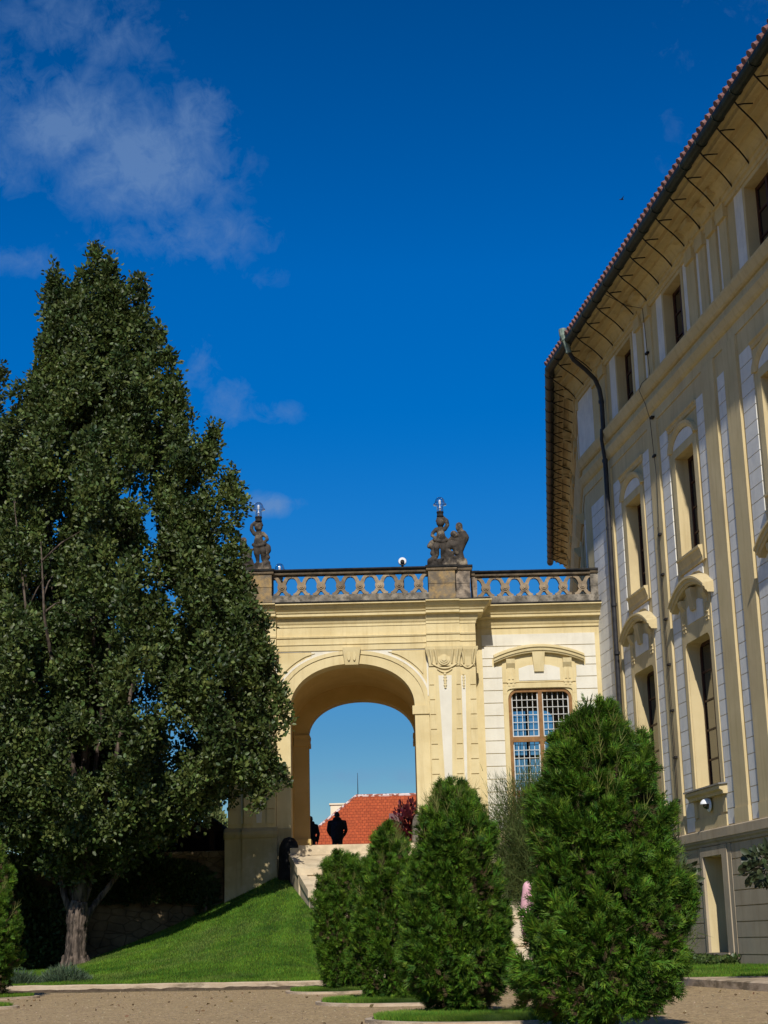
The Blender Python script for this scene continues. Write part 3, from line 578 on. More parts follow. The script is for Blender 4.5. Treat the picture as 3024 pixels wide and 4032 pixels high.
# keystone with two drops
b = MB(FA); b.loft([[(CX - .18, .0, 8.08), (CX + .18, .0, 8.08), (CX + .24, .0, 8.55), (CX - .24, .0, 8.55)], [(CX - .18, .15, 8.08), (CX + .18, .15, 8.08), (CX + .25, .22, 8.55), (CX - .25, .22, 8.55)]])
for k in (-.075, .075):
    b.loft([[(CX + k + .045 * math.cos(t), .12 + o, 8.31 + .13 * math.sin(t)) for t in np.linspace(0, 2 * math.pi, 10, endpoint=False)] for o in (0, .09)])
b.build('keystone', M['yellow'], gate)
# pilaster clusters
def cluster(sg, x0):
    m = lambda v: CX + sg * (v - CX)
    def rb(b, a, c, o0, o1, z0, z1): a, c = sorted((m(a), m(c))); b.box(a, c, o0, o1, z0, z1)
    pil = MB(FA); rb(pil, 1.10, 1.97, 0, .16, 3.7, 7.95); rb(pil, 1.97, 2.39, 0, .08, 3.7, 7.95); pil = pil.build('pilaster', M['yellow'], gate)
    tz = lambda z, a, c: a + (c - a) * (7.9 - z) / (7.9 - 3.8)
    def strip(f0, f1, o, mat, nm, z0=3.86, z1=7.86, gap=None):
        b = MB(FA)
        if gap is None: b.prism([(m(f0(z0)), z0), (m(f1(z0)), z0), (m(f1(z1)), z1), (m(f0(z1)), z1)], o, o + .014)
        else:
            n = 10; pz = (z1 - z0) / n
            for k in range(n):
                za, zb = z0 + k * pz + .012, z0 + (k + 1) * pz - .012; b.prism([(m(f0(za)), za), (m(f1(za)), za), (m(f1(zb)), zb), (m(f0(zb)), zb)], o, o + .03)
        b.build(nm, mat, pil)
    strip(lambda z: 1.12, lambda z: tz(z, 1.23, 1.36), .16, M['yellow'], 'rusticated_strip', gap=1)
    strip(lambda z: tz(z, 1.36, 1.49), lambda z: tz(z, 1.73, 1.62), .16, M['white'], 'herm_panel', z0=3.9, z1=7.72)
    strip(lambda z: tz(z, 1.86, 1.74), lambda z: 1.955, .16, M['yellow'], 'rusticated_strip', gap=1)
    strip(lambda z: 1.985, lambda z: tz(z, 2.11, 2.03), .08, M['white'], 'herm_panel', z0=3.9, z1=7.72)
    strip(lambda z: tz(z, 2.24, 2.13), lambda z: 2.375, .08, M['yellow'], 'rusticated_strip', gap=1)
    # capital: bell with volutes and roundel
    b = MB(FA)
    def bell(a, c, o, zt=8.42, zb=7.98):
        secs = []
        for z, e, po in ((zb, .0, .02), (zb + .1, .01, .035), (zb + .25, .03, .06), (zb + .36, .07, .10), (zt, .09, .13), (zt + .08, .10, .14)):
            q = sorted((m(a - e), m(c + e))); secs.append([(q[0], o - .1, z), (q[1], o - .1, z), (q[1], o + po, z), (q[0], o + po, z)])
        b.loft(secs)
    bell(1.12, 1.95, .16); bell(1.97, 2.37, .08)
    for rr, oo in ((.17, .03), (.12, .055), (.07, .08)):
        c = m(1.53); b.loft([[(c + rr * math.cos(t), .16 + o, 8.17 + rr * math.sin(t)) for t in np.linspace(0, 2 * math.pi, 18, endpoint=False)] for o in (0, oo + .03)])
    for a, tilt in ((1.2, -1), (1.33, -1), (1.74, 1), (1.87, 1), (2.07, -1), (2.3, 1)):
        o_ = .16 if a < 1.96 else .08
        pts = [(m(a + tilt * .05 * t * t), o_ + .05 + .09 * t, 8.05 + .38 * t) for t in np.linspace(0, 1, 6)]; b.tube(pts, [.02, .028, .034, .036, .034, .028], 6)
    pts = [(m(1.36 + .35 * (t + 1) / 2), .17 + .01, 7.72 + .12 * t * t) for t in np.linspace(-1, 1, 9)]
    for t in range(9): pass
    b.tube([(m(1.545 + .2 * u), .185, 7.80 + .10 * abs(u) ** 1.6) for u in np.linspace(-1, 1, 9)], .02, 6)
    b.tube([(m(1.20 + .7 * u), .19, 8.05 - .14 * math.sin(u * math.pi)) for u in np.linspace(0, 1, 11)], .024, 6)
    b.tube([(m(1.99 + .37 * u), .11, 8.05 - .12 * math.sin(u * math.pi)) for u in np.linspace(0, 1, 9)], .022, 6)
    for zz, rr in ((7.76, .035), (7.68, .045), (7.60, .05), (7.53, .04), (7.46, .045), (7.39, .03)):
        b.add([], []); bb = [(m(1.545) + rr * math.cos(t), .18 + .02, zz + rr * .8 * math.sin(t)) for t in np.linspace(0, 2 * math.pi, 8, endpoint=False)]
        b.loft([[(p[0], .16, p[2]) for p in bb], [(p[0], .215, p[2]) for p in bb]])
        bb = [(m(2.05) + rr * .7 * math.cos(t), .1, zz + rr * .8 * math.sin(t)) for t in np.linspace(0, 2 * math.pi, 8, endpoint=False)]
        b.loft([[(p[0], .08, p[2]) for p in bb], [(p[0], .13, p[2]) for p in bb]])
    b.build('capital', M['yellow'], pil)
    # base moulding and plinth down into the bank
    b = MB(FA)
    for a, c, o in ((1.06, 2.0, .20), (2.0, 2.46, .12), (2.46, 2.5, .04)):
        q = sorted((m(a), m(c))); b.sweep_s(q[0], q[1], [(0, 3.49), (o, 3.49), (o + .03, 3.53), (o + .05, 3.6), (o + .04, 3.68), (o - .01, 3.74), (o - .04, 3.78), (0, 3.78)])
    q = sorted((m(.70), m(1.06))); b.sweep_s(q[0], q[1], [(0, 3.4), (.09, 3.4), (.09, 3.74), (0, 3.76)])
    for a, c, o in ((.70, 1.08, .08), (1.08, 2.0, .2), (2.0, 2.47, .12)):
        q = sorted((m(a), m(c))); b.box(q[0], q[1], -.2, o, .2, 3.49)
    b.build('pier_base', M['pier_base'], pil)
cluster(1, 0); cluster(-1, 0)
# entablature: stepped forward over pilasters
def runs(): # segments (a0,a1,offset)
    m = lambda v: 2 * CX - v
    return [(m(2.42), m(1.99), .10), (m(1.99), m(1.07), .18), (m(1.07), 1.07, .02), (1.07, 1.99, .18), (1.99, 2.42, .10)]
b = MB(FA)
for a0, a1, o in runs():
    b.sweep_s(a0, a1, [(0, 8.50), (o + .02, 8.50), (o + .02, 8.655), (o + .045, 8.66), (o + .045, 8.69), (o + .03, 8.70), (o + .03, 8.84), (o + .06, 8.85), (o + .07, 8.89), (o + .02, 8.90), (o, 8.91), (o, 9.24), (0, 9.24)])
b.build('entablature', M['yellow'], gate)
b = MB(FA)
def corn(o): return [(0, 9.16), (o + .02, 9.16), (o + .02, 9.22), (o + .05, 9.26), (o + .08, 9.33), (o + .09, 9.40), (o + .22, 9.425), (o + .22, 9.50), (o + .25, 9.51), (o + .27, 9.55), (o + .33, 9.60), (o + .38, 9.67), (o + .39, 9.70), (o + .46, 9.705), (o + .46, 9.735), (o + .1, 9.75), (0, 9.75)]
rr_ = runs()
for i, (a0, a1, o) in enumerate(rr_):
    pr = corn(o); e0 = 1 if i == 0 else 0; e1 = 1 if i == len(rr_) - 1 else 0
    b.loft([[(a0 - e0 * max(0, o_ - .10), o_, z) for o_, z in pr], [(a1 + e1 * max(0, o_ - .10), o_, z) for o_, z in pr]])
for sg in (1, -1):      # returns along the flanks
    e = 2.42 if sg > 0 else 2 * CX - 2.42; pr = corn(.10)
    bb = MB(Frame((e, YA, 0), (0, 1, 0), (sg, 0, 0))); bb.loft([[(-o_ if o_ > .1 else -.1, max(0, o_ - .10), z) for o_, z in pr], [(.75, max(0, o_ - .10), z) for o_, z in pr]])
    k = len(b.v); b.v += bb.v; b.f += [tuple(k + i for i in f) for f in bb.f]
b.build('cornice', M['yellow'], gate)
MB(FA).box(-4.80, 2.84, -4.9, .50, 9.752, 9.785).build('terrace_slab', M['stone_black'], gate)
# --- right bay
bay_x0, bay_x1 = 2.39, 5.97
WX0, WX1, WZ0, WZ1 = 3.30, 5.06, 3.95, 7.44
b = MB(FB); b.wall(bay_x0, bay_x1, 1.0, 9.24, [(WX0, WX1, WZ0, WZ1)], .35)
b.wall(bay_x0, bay_x1, 1.0, 9.24, [(WX0 + .1, WX1 - .1, WZ0, WZ1)], .35, o=-4.2)
b.quad((bay_x0, 0, 9.2), (bay_x1, 0, 9.2), (bay_x1, -4.5, 9.2), (bay_x0, -4.5, 9.2)).quad((bay_x0, 0, 1), (bay_x0, -4.5, 1), (bay_x0, -4.5, 9.2), (bay_x0, 0, 9.2)).quad((bay_x1, -.05, 1), (bay_x1, -4.5, 1), (bay_x1, -4.5, 9.2), (bay_x1, -.05, 9.2)).quad((bay_x0, 0, 3.3), (bay_x1, 0, 3.3), (bay_x1, -4.5, 3.3), (bay_x0, -4.5, 3.3))
corner_fill(b, WX0, WX1, WZ1, .28, -.12, .0); corner_fill(b, WX0 + .1, WX1 - .1, WZ1, .28, -4.5, -4.2)
b.build('bay_wall', M['yellow'], gate)
quoins(FB, 2.63, 3.16, 3.6, 7.75, gate, M['white'], th=.022, gap=.022); quoins(FB, 5.2, 5.78, 3.6, 7.75, gate, M['white'], th=.022, gap=.022)
# upper wide courses broken round the hood
for z0_, z1_, l, rr in ((7.75, 8.08, 2.63, 3.16), (8.08, 8.30, 2.63, 2.9)):
    quoins(FB, 2.63, rr, z0_, z1_, gate, M['white'], th=.022, gap=.022, pitch=.4); quoins(FB, 8.38 - rr, 5.78, z0_, z1_, gate, M['white'], th=.022, gap=.022, pitch=.4)
quoins(FB, 2.63, 5.78, 8.30, 8.98, gate, M['white'], th=.0225, gap=.022, pitch=.34)
b = MB(FB); zz = 3.2
b.box(3.17, 3.28, 0, .04, 3.6, 7.3).box(5.08, 5.19, 0, .04, 3.6, 7.3)
sec = []
for t in np.linspace(0, math.pi, 25):
    ca, sa = math.cos(t), math.sin(t); sx = math.copysign(abs(ca) ** .35, ca); sz = sa ** .35
    sec.append([(4.18 - .90 * sx, 0, 7.30 + .16 * sz), (4.18 - .90 * sx, .045, 7.30 + .16 * sz), (4.18 - 1.01 * sx, .045, 7.30 + .30 * sz), (4.18 - 1.01 * sx, 0, 7.30 + .30 * sz)])
b.loft(sec); b.box(3.17, 5.19, 0, .03, 7.62, 8.42); b.build('window_surround', M['yellow'], gate)
MB(FB).prism([(3.62, 7.66), (4.76, 7.66), (4.76, 8.0), (4.5, 8.08), (4.18, 8.11), (3.86, 8.08), (3.62, 8.0)], .03, .042).build('tympanum_panel', M['white'], gate)
arc_hood(FB, 4.19, gate, 'yellow'); keystone(FB, 4.18, gate, 'yellow', z1=8.44)
console(FB, 3.40, gate, 'yellow'); console(FB, 4.97, gate, 'yellow')
b = MB(FB); b.sweep_s(2.5, 5.98, corn(.02)); b.build('cornice', M['yellow'], gate)
MB(FB).box(2.86, 5.96, -4.4, .495, 9.752, 9.785).build('terrace_slab', M['stone_black'], gate)
def grille_window(F, o, parent, bars=True):
    w = MB(F); fw = .09
    w.box(WX0, WX0 + fw, o - .05, o + .03, WZ0, WZ1).box(WX1 - fw, WX1, o - .05, o + .03, WZ0, WZ1).box(WX0 + fw, WX1 - fw, o - .05, o + .03, WZ1 - fw, WZ1).box(WX0 + fw, WX1 - fw, o - .05, o + .03, WZ0, WZ0 + .1)
    w.box(4.125, 4.235, o - .05, o + .045, WZ0 + .1, WZ1 - fw); w.box(WX0 + fw, 4.125, o - .05, o + .05, 5.98, 6.12).box(4.235, WX1 - fw, o - .05, o + .05, 5.98, 6.12)
    corner_fill(w, WX0 + fw, WX1 - fw, WZ1 - fw, .16, o - .05, o + .028)
    win = w.build('window', M['wood'], parent)
    if bars:
        g = MB(F); L = WX0 + fw; R_ = WX1 - fw
        for x0, x1 in ((L, 4.125), (4.235, R_)):
            for z0, z1 in ((WZ0 + .1, 5.98), (6.12, WZ1 - fw)):
                n = 5
                for k in range(1, n): x = x0 + (x1 - x0) * k / n; g.box(x - .0085, x + .0085, o - .10, o - .078, z0, z1)
                m = max(2, round((z1 - z0) / .21))
                for k in range(1, m): z = z0 + (z1 - z0) * k / m; g.box(x0, x1, o - .077, o - .06, z - .0085, z + .0085)
                g.box(x0, x0 + .03, o - .058, o - .03, z0, z1).box(x1 - .03, x1, o - .058, o - .03, z0, z1).box(x0 + .03, x1 - .03, o - .058, o - .03, z0, z0 + .035)
        g.build('grille', M['bar_paint'], win)
    MB(F).quad((WX0 + fw, o - .12, WZ0 + .1), (WX1 - fw, o - .12, WZ0 + .1), (WX1 - fw, o - .12, WZ1 - fw), (WX0 + fw, o - .12, WZ1 - fw)).build('glass', M['pane'], win)
grille_window(FB, -.06, gate); 
rw = MB(FB); rw.box(4.13, 4.23, -4.5, -4.42, WZ0, WZ1).box(3.4, 4.13, -4.5, -4.42, 5.98, 6.1).box(4.23, 4.96, -4.5, -4.42, 5.98, 6.1)
for x in np.arange(3.5, 4.95, .145): rw.box(x, x + .014, -4.52, -4.5, WZ0, WZ1)
for z in np.arange(4.1, 7.4, .21): rw.box(3.4, 4.96, -4.54, -4.52, z, z + .014)
rw.build('rear_window_bars', M['dark_wood'], gate)
# --- balustrade
def baluster_mb(F, c, o):
    b = MB(F); z0, z1 = 10.02, 10.60; zc = 10.27; d0, d1 = o - .09, o + .07
    ring = [(c + .128 * math.cos(t), zc + .128 * math.sin(t)) for t in np.linspace(0, 2 * math.pi, 18, endpoint=False)]
    b.prism(ring, d0, d1); b.prism([(c + (p[0] - c) * .62, zc + (p[1] - zc) * .62) for p in ring], d1, d1 + .025); b.prism([(c + (p[0] - c) * .3, zc + (p[1] - zc) * .3) for p in ring], d1 + .02, d1 + .05)
    def strap(path, w0, w1, dd=0):
        secs = []; n = len(path)
        for i, (x, z) in enumerate(path):
            q = path[min(i + 1, n - 1)]; p = path[max(i - 1, 0)]; dx, dz = q[0] - p[0], q[1] - p[1]; L = math.hypot(dx, dz); nx, nz = -dz / L, dx / L; w = w0 + (w1 - w0) * i / (n - 1)
            secs.append([(x + nx * w, d0 + .01 + dd, z + nz * w), (x - nx * w, d0 + .01 + dd, z - nz * w), (x - nx * w, d1 - .01 + dd, z - nz * w), (x + nx * w, d1 - .01 + dd, z + nz * w)])
        b.loft(secs)
    for sg in (-1, 1):
        up = [(c + sg * x, z) for x, z in ((.05, 10.33), (.075, 10.40), (.105, 10.47), (.15, 10.53), (.21, 10.565), (.265, 10.56))]
        strap(up, .052, .044, .0 if sg < 0 else .004)
        dn = [(c + sg * x, z) for x, z in ((.045, 10.21), (.075, 10.15), (.115, 10.09), (.17, 10.05), (.22, 10.035))]
        strap(dn, .050, .044, .0 if sg < 0 else .004)
        b.box(c + sg * .225 - .04, c + sg * .225 + .04, d0 + .02, d1 - .02, 10.56, 10.605)
    return b
def balustrade(F, o, centers, a0, a1, shift=0):
    p = MB(F); p.box(a0, a1, o - .14, o + .13, 9.80, 10.02); bal = p.build('balustrade', M['stone_crust'], gate)
    MB(F).sweep_s(a0, a1, [(o - .16, 10.60), (o + .13, 10.60), (o + .15, 10.63), (o + .15, 10.66), (o - .16, 10.66)]).build('under_rail', M['stone_pale'], bal)
    MB(F).sweep_s(a0, a1, [(o - .18, 10.662), (o + .17, 10.662), (o + .20, 10.68), (o + .22, 10.70), (o + .22, 10.735), (o + .15, 10.745), (o - .18, 10.745)]).build('hand_rail', M['stone_black'], bal)
    for c in centers: baluster_mb(F, c, o).build('baluster', M['stone_pale'], bal)
main_c = [-2.86 + .538 * k for k in range(8)]
balustrade(FA, .12, main_c, -3.13, 1.17)
m_ = lambda v: 2 * CX - v
balustrade(FB, .12, [2.80 + .541 * k for k in range(6)], 2.5, 5.72)
def pedestal(F, a0, a1, o0, o1, mat='stone'):
    b = MB(F); b.box(a0, a1, o0, o1, 9.80, 10.02 - .004).box(a0 + .01, a1 - .01, o0, o1 - .012, 10.0, 10.245).box(a0 + .005, a1 - .005, o0, o1 - .005, 10.255, 10.62)
    p = b.build('pedestal', M[mat], gate)
    MB(F).sweep_s(a0 - .05, a1 + .05, [(o0 - .02, 10.622), (o1 + .03, 10.622), (o1 + .06, 10.66), (o1 + .06, 10.672), (o0 - .02, 10.672)]).build('cap_moulding', M['stone_pale'], p)
    MB(F).sweep_s(a0 - .07, a1 + .07, [(o0 - .03, 10.674), (o1 + .06, 10.674), (o1 + .09, 10.70), (o1 + .09, 10.755), (o0 - .03, 10.765)]).build('cap_slab', M['stone_black'], p)
pedestal(FA, 1.17, 1.915, -.5, .30, 'stone_ochre'); pedestal(FA, 1.93, 2.33, -.5, .22, 'stone')
pedestal(FA, -3.875, -3.13, -.5, .30, 'stone_ochre'); pedestal(FA, -4.29, -3.89, -.5, .22)
pedestal(FB, 2.38, 2.56, -.05, .2, 'stone'); pedestal(FB, 5.72, 5.97, -.12, .22, 'stone_crust')
# side runs of balustrade
MB(FA).box(2.05, 2.3, -4.7, -.5, 9.80, 10.02).box(2.05, 2.3, -4.7, -.5, 10.66, 10.745).build('side_balustrade', M['stone'], gate)

# ------------------------------------------------------------------ palace wing
u = Vector((-.13795, .99044, 0)).normalized(); nout = Vector((-u.y, u.x, 0))
P0 = Vector((7.43, 33.21, 0)); FW = Frame(P0, u, nout)
S1 = 11.6; C1 = P0 + u * S1; uf = Vector((.0944, .99553, 0)).normalized(); nf = Vector((-uf.y, uf.x, 0)); FF = Frame(C1, uf, nf)
wing = thing('palace_wing', (P0.x, P0.y, .15), 'long three storey ochre palace wing receding along the right side', 'building')
S0 = -14.0; FARL = 23.6
WC = [6.87, 2.63, -3.10]; PIL = [(8.70, 9.45), (4.46, 5.20), (.21, 1.0), (-1.21, -.44), (-5.72, -4.97)]
holes = []
for c in WC:
    holes += [(c - .82, c + .86, 3.92, 7.26), (c - .67, c + .67, 9.25, 11.70), (c - .68, c + .68, 14.18, 15.92, .22)]
holes.append((2.08, 3.35, .38, 2.43, .5))
b = MB(FW); b.wall(S0, S1, -.2, 16.75, holes, .29)
for c in WC: corner_fill(b, c - .82, c + .86, 7.26, .22, -.29, 0)
b.build('wall', M['wing_yellow'], wing)
# body behind so nothing shows through
bb = MB(FW); bb.box(S0, S1 - .3, -1.6, -1.2, -.2, 16.7); bb.build('inner_wall', M['plinth'], wing)
MB(FW).quad((2.0, -.49, .3), (3.4, -.49, .3), (3.4, -.49, 2.5), (2.0, -.49, 2.5)).build('door_panel', M['yellow_deep'], wing)
MB(FW).box(1.98, 3.42, -.5, .10, .26, .38).build('door_sill', M['plinth'], wing)
def facade_bands(F, a0, a1, k=1.0):
    q = MB(F)
    q.sweep_s(a0, a1, [(0, 2.64), (.04, 2.65), (.05, 2.70), (.09, 2.74), (.09, 2.78), (.115, 2.785), (.115, 2.97), (.09, 2.995), (0, 3.0)]); q.build('plinth_band', M['plinth'], wing)
    q = MB(F); q.sweep_s(a0, a1, [(0, 13.10), (.025, 13.10), (.025, 13.35), (.06, 13.37), (.10, 13.42), (.16, 13.56), (.16, 13.60), (.03, 13.62), (.03, 13.87), (.08, 13.88), (.12, 13.92), (.19, 14.08), (.20, 14.14), (.17, 14.17), (0, 14.175)]); q.build('string_course', M['wing_yellow'], wing)
    q = MB(F); q.sweep_s(a0, a1, [(o_ * k, z_) for o_, z_ in ((0, 16.02), (.06, 16.02), (.07, 16.10), (.12, 16.12), (.13, 16.20), (.17, 16.21), (.19, 16.28), (.24, 16.36), (.34, 16.42), (.36, 16.42), (.36, 16.51), (.52, 16.54), (.54, 16.49), (.58, 16.49), (.58, 16.62), (.74, 16.65), (.74, 16.59), (.80, 16.59), (.80, 16.70), (.94, 16.71), (.95, 16.76), (0, 16.78))]); q.build('eaves_cornice', M['wing_yellow'], wing)
facade_bands(FW, S0, S1 + .0); 
# far facet
holesF = []; WCF = [2.4 + 4.24 * k for k in range(5)]
for c in WCF: holesF += [(c - .67, c + .67, 9.95, 12.4), (c - .68, c + .68, 14.18, 15.92, .22)]
b = MB(FF); b.wall(0, FARL, 3.0, 16.75, holesF, .29); b.build('wall', M['wing_yellow'], wing)
MB(FF).box(.3, FARL, -1.6, -1.2, 3.0, 16.7).quad((FARL, 0, 3.), (FARL, -8, 3.), (FARL, -8, 16.7), (FARL, 0, 16.7)).build('inner_wall', M['plinth'], wing)
def bands2(F, a0, a1):
    facade_bands(F, a0, a1, .76)
bands2(FF, -.02, FARL)
# pilasters
for p0, p1 in PIL:
    b = MB(FW); b.box(p0, p1, 0, .055, 3.0, 13.1); pl = b.build('pilaster', M['wing_yellow'], wing)
    MB(FW).box(p0 - .03, p1 + .03, 0, .075, 3.0, 3.32).build('pilaster_foot', M['wing_yellow'], pl)
# attic strips with hanging blocks
def attic(F, spans):
    for a0, a1 in spans:
        b = MB(F); b.box(a0 + .03, a1 - .03, 0, .045, 14.17, 16.12); st = b.build('attic_strip', M['wing_yellow'], wing)
        b = MB(F); b.box(a0, a1, 0, .11, 15.80, 16.13).box(a0 - .01, a1 + .01, 0, .17, 16.14, 16.30).box(a0 + .03, a1 - .03, .1, .42, 16.33, 16.45); b.build('hanging_block', M['wing_yellow'], st)
attic(FW, [(-1.32, -.82), (-.63, -.13), (.11, .63), (.87, 1.38), (4.36, 4.87), (5.12, 5.62), (8.65, 9.15), (9.4, 9.9), (-5.6, -5.0)])
attic(FF, [(.15, .65)] + [(c + s_ - .25, c + s_ + .25) for c in WCF for s_ in (1.75, 2.5)])
b = MB(FW)
for a0, a1 in ((-2.3, -1.75), (1.60, 1.82), (3.5, 3.95), (5.75, 6.05), (7.7, 8.3), (10.2, 11.9), (.66, .84), (-.12, .10), (-.80, -.66), (4.9, 5.09)): b.box(a0, a1, 0, .006, 14.2, 16.05)
b.split('attic_white_field', M['wing_white'], wing)
b = MB(FF)
for c in WCF: b.box(c - 1.4, c - .85, 0, .006, 14.2, 16.05).box(c + .85, c + 1.35, 0, .006, 14.2, 16.05)
b.split('attic_white_field', M['wing_white'], wing)
def simple_window(F, c, z0, z1, hw, depth, mull=True, rows=4, hl=None):
    hr = hw if hl is None else hl
    a0, a1 = c - hw, c + hr; o = -depth; w = MB(F); fw = .07
    w.box(a0, a0 + fw, o - .06, o, z0, z1).box(a1 - fw, a1, o - .06, o, z0, z1).box(a0 + fw, a1 - fw, o - .06, o, z1 - fw, z1).box(a0 + fw, a1 - fw, o - .06, o, z0, z0 + fw)
    mid = (a0 + a1) / 2; w.box(mid - .05, mid + .05, o - .06, o + .03, z0 + fw, z1 - fw)
    for k in range(1, rows): z = z0 + (z1 - z0) * k / rows; w.box(a0 + fw, mid - .05, o - .055, o - .008, z - .02, z + .02).box(mid + .05, a1 - fw, o - .055, o - .008, z - .02, z + .02)
    win = w.build('window', M['dark_wood'], wing)
    MB(F).quad((a0, o - .03, z0), (a1, o - .03, z0), (a1, o - .03, z1), (a0, o - .03, z1)).build('glass', M['glass_dark'], win)
    return win
def wing_bay(F, c, near_q, far_q, full=True):
    # attic
    w = simple_window(F, c, 14.18, 15.92, .68, .22, rows=3)
    b = MB(F); b.box(c - .80, c - .68, 0, .03, 14.2, 16.05).box(c + .68, c + .80, 0, .03, 14.2, 16.05).box(c - .68, c + .68, 0, .03, 15.92, 16.05); b.build('surround', M['wing_yellow'], w)
    # middle storey
    zb, zt = 9.25, 11.70
    w = simple_window(F, c, zb, zt, .67, .29, rows=4)
    b = MB(F); b.box(c - .93, c - .67, 0, .035, 8.9, zt + .2).box(c + .67, c + .93, 0, .035, 8.9, zt + .2).box(c - .67, c + .67, 0, .035, zt, zt + .2); b.build('surround', M['wing_yellow'], w)
    b = MB(F); n = 14
    b.loft([[(c - (.80) * math.cos(t), 0, zt + .12 + .42 * math.sin(t)), (c - .80 * math.cos(t), .05, zt + .12 + .42 * math.sin(t)), (c - .90 * math.cos(t), .10, zt + .12 + .5 * math.sin(t)), (c - 1.0 * math.cos(t), .11, zt + .12 + .56 * math.sin(t)), (c - 1.0 * math.cos(t), 0, zt + .12 + .58 * math.sin(t))] for t in np.linspace(.12, math.pi - .12, n)])
    b.build('lunette_moulding', M['wing_yellow'], w)
    poly = [(c - .76 * math.cos(t), zt + .21 + .31 * math.sin(t)) for t in np.linspace(0, math.pi, 14)]; MB(F).prism(poly, 0.0, .03).build('lunette_panel', M['wing_white'], w)
    b = MB(F); b.sweep_s(c - 1.06, c + 1.06, [(0, 12.44), (.03, 12.45), (.05, 12.50), (.05, 12.52), (.09, 12.56), (.09, 12.60), (0, 12.62)]); b.build('label_moulding', M['wing_yellow'], w)
    b = MB(F); b.sweep_s(c - .80, c + .80, [(0, zb - .36), (.045, zb - .36), (.05, zb - .26), (.07, zb - .22), (.11, zb - .08), (.135, zb - .06), (.14, zb - .01), (0, zb + .015)]); b.build('sill', M['wing_yellow'], w)
    MB(F).prism([(c - .66, 8.62), (c - .66, 8.86), (c + .66, 8.86), (c + .66, 8.62), (c + .4, 8.74), (c, 8.79), (c - .4, 8.74)], 0, .02).build('apron_panel', M['wing_white'], w)
    # piano nobile
    w = simple_window(F, c, 3.92, 7.26, .82, .29, rows=5, hl=.86)
    b = MB(F); b.box(c - 1.04, c - .84, 0, .04, 3.3, 7.5).box(c + .88, c + 1.08, 0, .04, 3.3, 7.5).box(c - .84, c + .88, 0, .04, 7.26, 7.5); corner_fill(b, c - .84, c + .88, 7.26, .20, 0, .039)
    b.box(c - 1.04, c + 1.08, 0, .035, 7.5, 8.45); b.build('surround', M['wing_yellow'], w)
    MB(F).prism([(c - .56, 7.66), (c + .56, 7.66), (c + .56, 8.04), (c + .3, 8.12), (c - .3, 8.12), (c - .56, 8.04)], .03, .05).build('tympanum_panel', M['wing_white'], w)
    arc_hood(F, c, w, 'wing_yellow', z0=8.06, half=1.28, p=.27, rise=.40); keystone(F, c, w, 'wing_yellow', z1=8.4, p=.19); console(F, c - .8, w, 'wing_yellow'); console(F, c + .8, w, 'wing_yellow')
    b = MB(F); b.sweep_s(c - 1.15, c + 1.2, [(0, 3.68), (.12, 3.68), (.13, 3.74), (.20, 3.78), (.20, 3.86), (0, 3.9)]); b.build('sill', M['wing_yellow'], w)
    MB(F).sweep_s(c - 1.2, c + 1.24, [(0, 3.89), (.23, 3.865), (.23, 3.90), (0, 3.925)]).build('sill_flashing', M['grey_metal'], w)
    MB(F).box(c - 1.04, c + 1.08, 0, .05, 3.0, 3.25).build('apron', M['wing_yellow'], w)
    for a0, a1 in (near_q, far_q):
        quoins(F, a0, a1, 3.02, 12.6, wing, M['wing_white'])
wing_bay(FW, 6.87, (5.28, 5.85), (7.98, 8.60)); wing_bay(FW, 2.63, (1.08, 1.57), (3.78, 4.36)); wing_bay(FW, -3.10, (-4.85, -4.2), (-2.0, -1.32))
quoins(FW, -.34, .10, 3.02, 12.6, wing, M['wing_white']); quoins(FW, 9.55, 10.9, 3.02, 12.6, wing, M['wing_white'])
for c in WCF:
    w = simple_window(FF, c, 9.95, 12.4, .67, .29); b = MB(FF); b.box(c - .93, c - .67, 0, .05, 9.8, 12.6).box(c + .67, c + .93, 0, .05, 9.8, 12.6).box(c - .67, c + .67, 0, .05, 12.4, 12.6); b.build('surround', M['wing_yellow'], w)
    b = MB(FF); b.sweep_s(c - 1.1, c + 1.1, [(0, 12.6), (.1, 12.62), (.24, 12.8), (.26, 12.9), (0, 12.95)]); b.build('window_hood', M['wing_yellow'], w)
    simple_window(FF, c, 14.18, 15.92, .68, .22, rows=3)
    MB(FF).box(c + 1.75, c + 2.5, 0, .055, 3.0, 13.1).build('pilaster', M['wing_yellow'], wing)
    quoins(FF, c + 1.1, c + 1.7, 9.9, 12.6, wing, M['wing_white']); quoins(FF, c - 1.7, c - 1.1, 9.9, 12.6, wing, M['wing_white'])
# rusticated basement
b = MB(FW); z = .15; zs = [.15, .36, .70, 1.02, 1.34, 1.66, 1.98, 2.31, 2.64]
for z0, z1 in zip(zs[:-1], zs[1:]):
    for a0, a1 in ((S0, 1.50), (3.60, 10.9)): b.box(a0, a1, 0, .035, z0 + .0, z1 - .022)
b.build('basement_rustication', M['plinth'], wing)
b = MB(FW)
b.box(1.75, 2.08, 0, .06, .2, 2.64).box(3.35, 3.5, 0, .06, .2, 2.64).box(2.08, 3.35, 0, .06, 2.43, 2.63).box(1.53, 1.72, 0, .04, .2, 2.64).box(3.53, 3.57, 0, .04, .2, 2.64); b.build('door_frame', M['plinth'], wing)
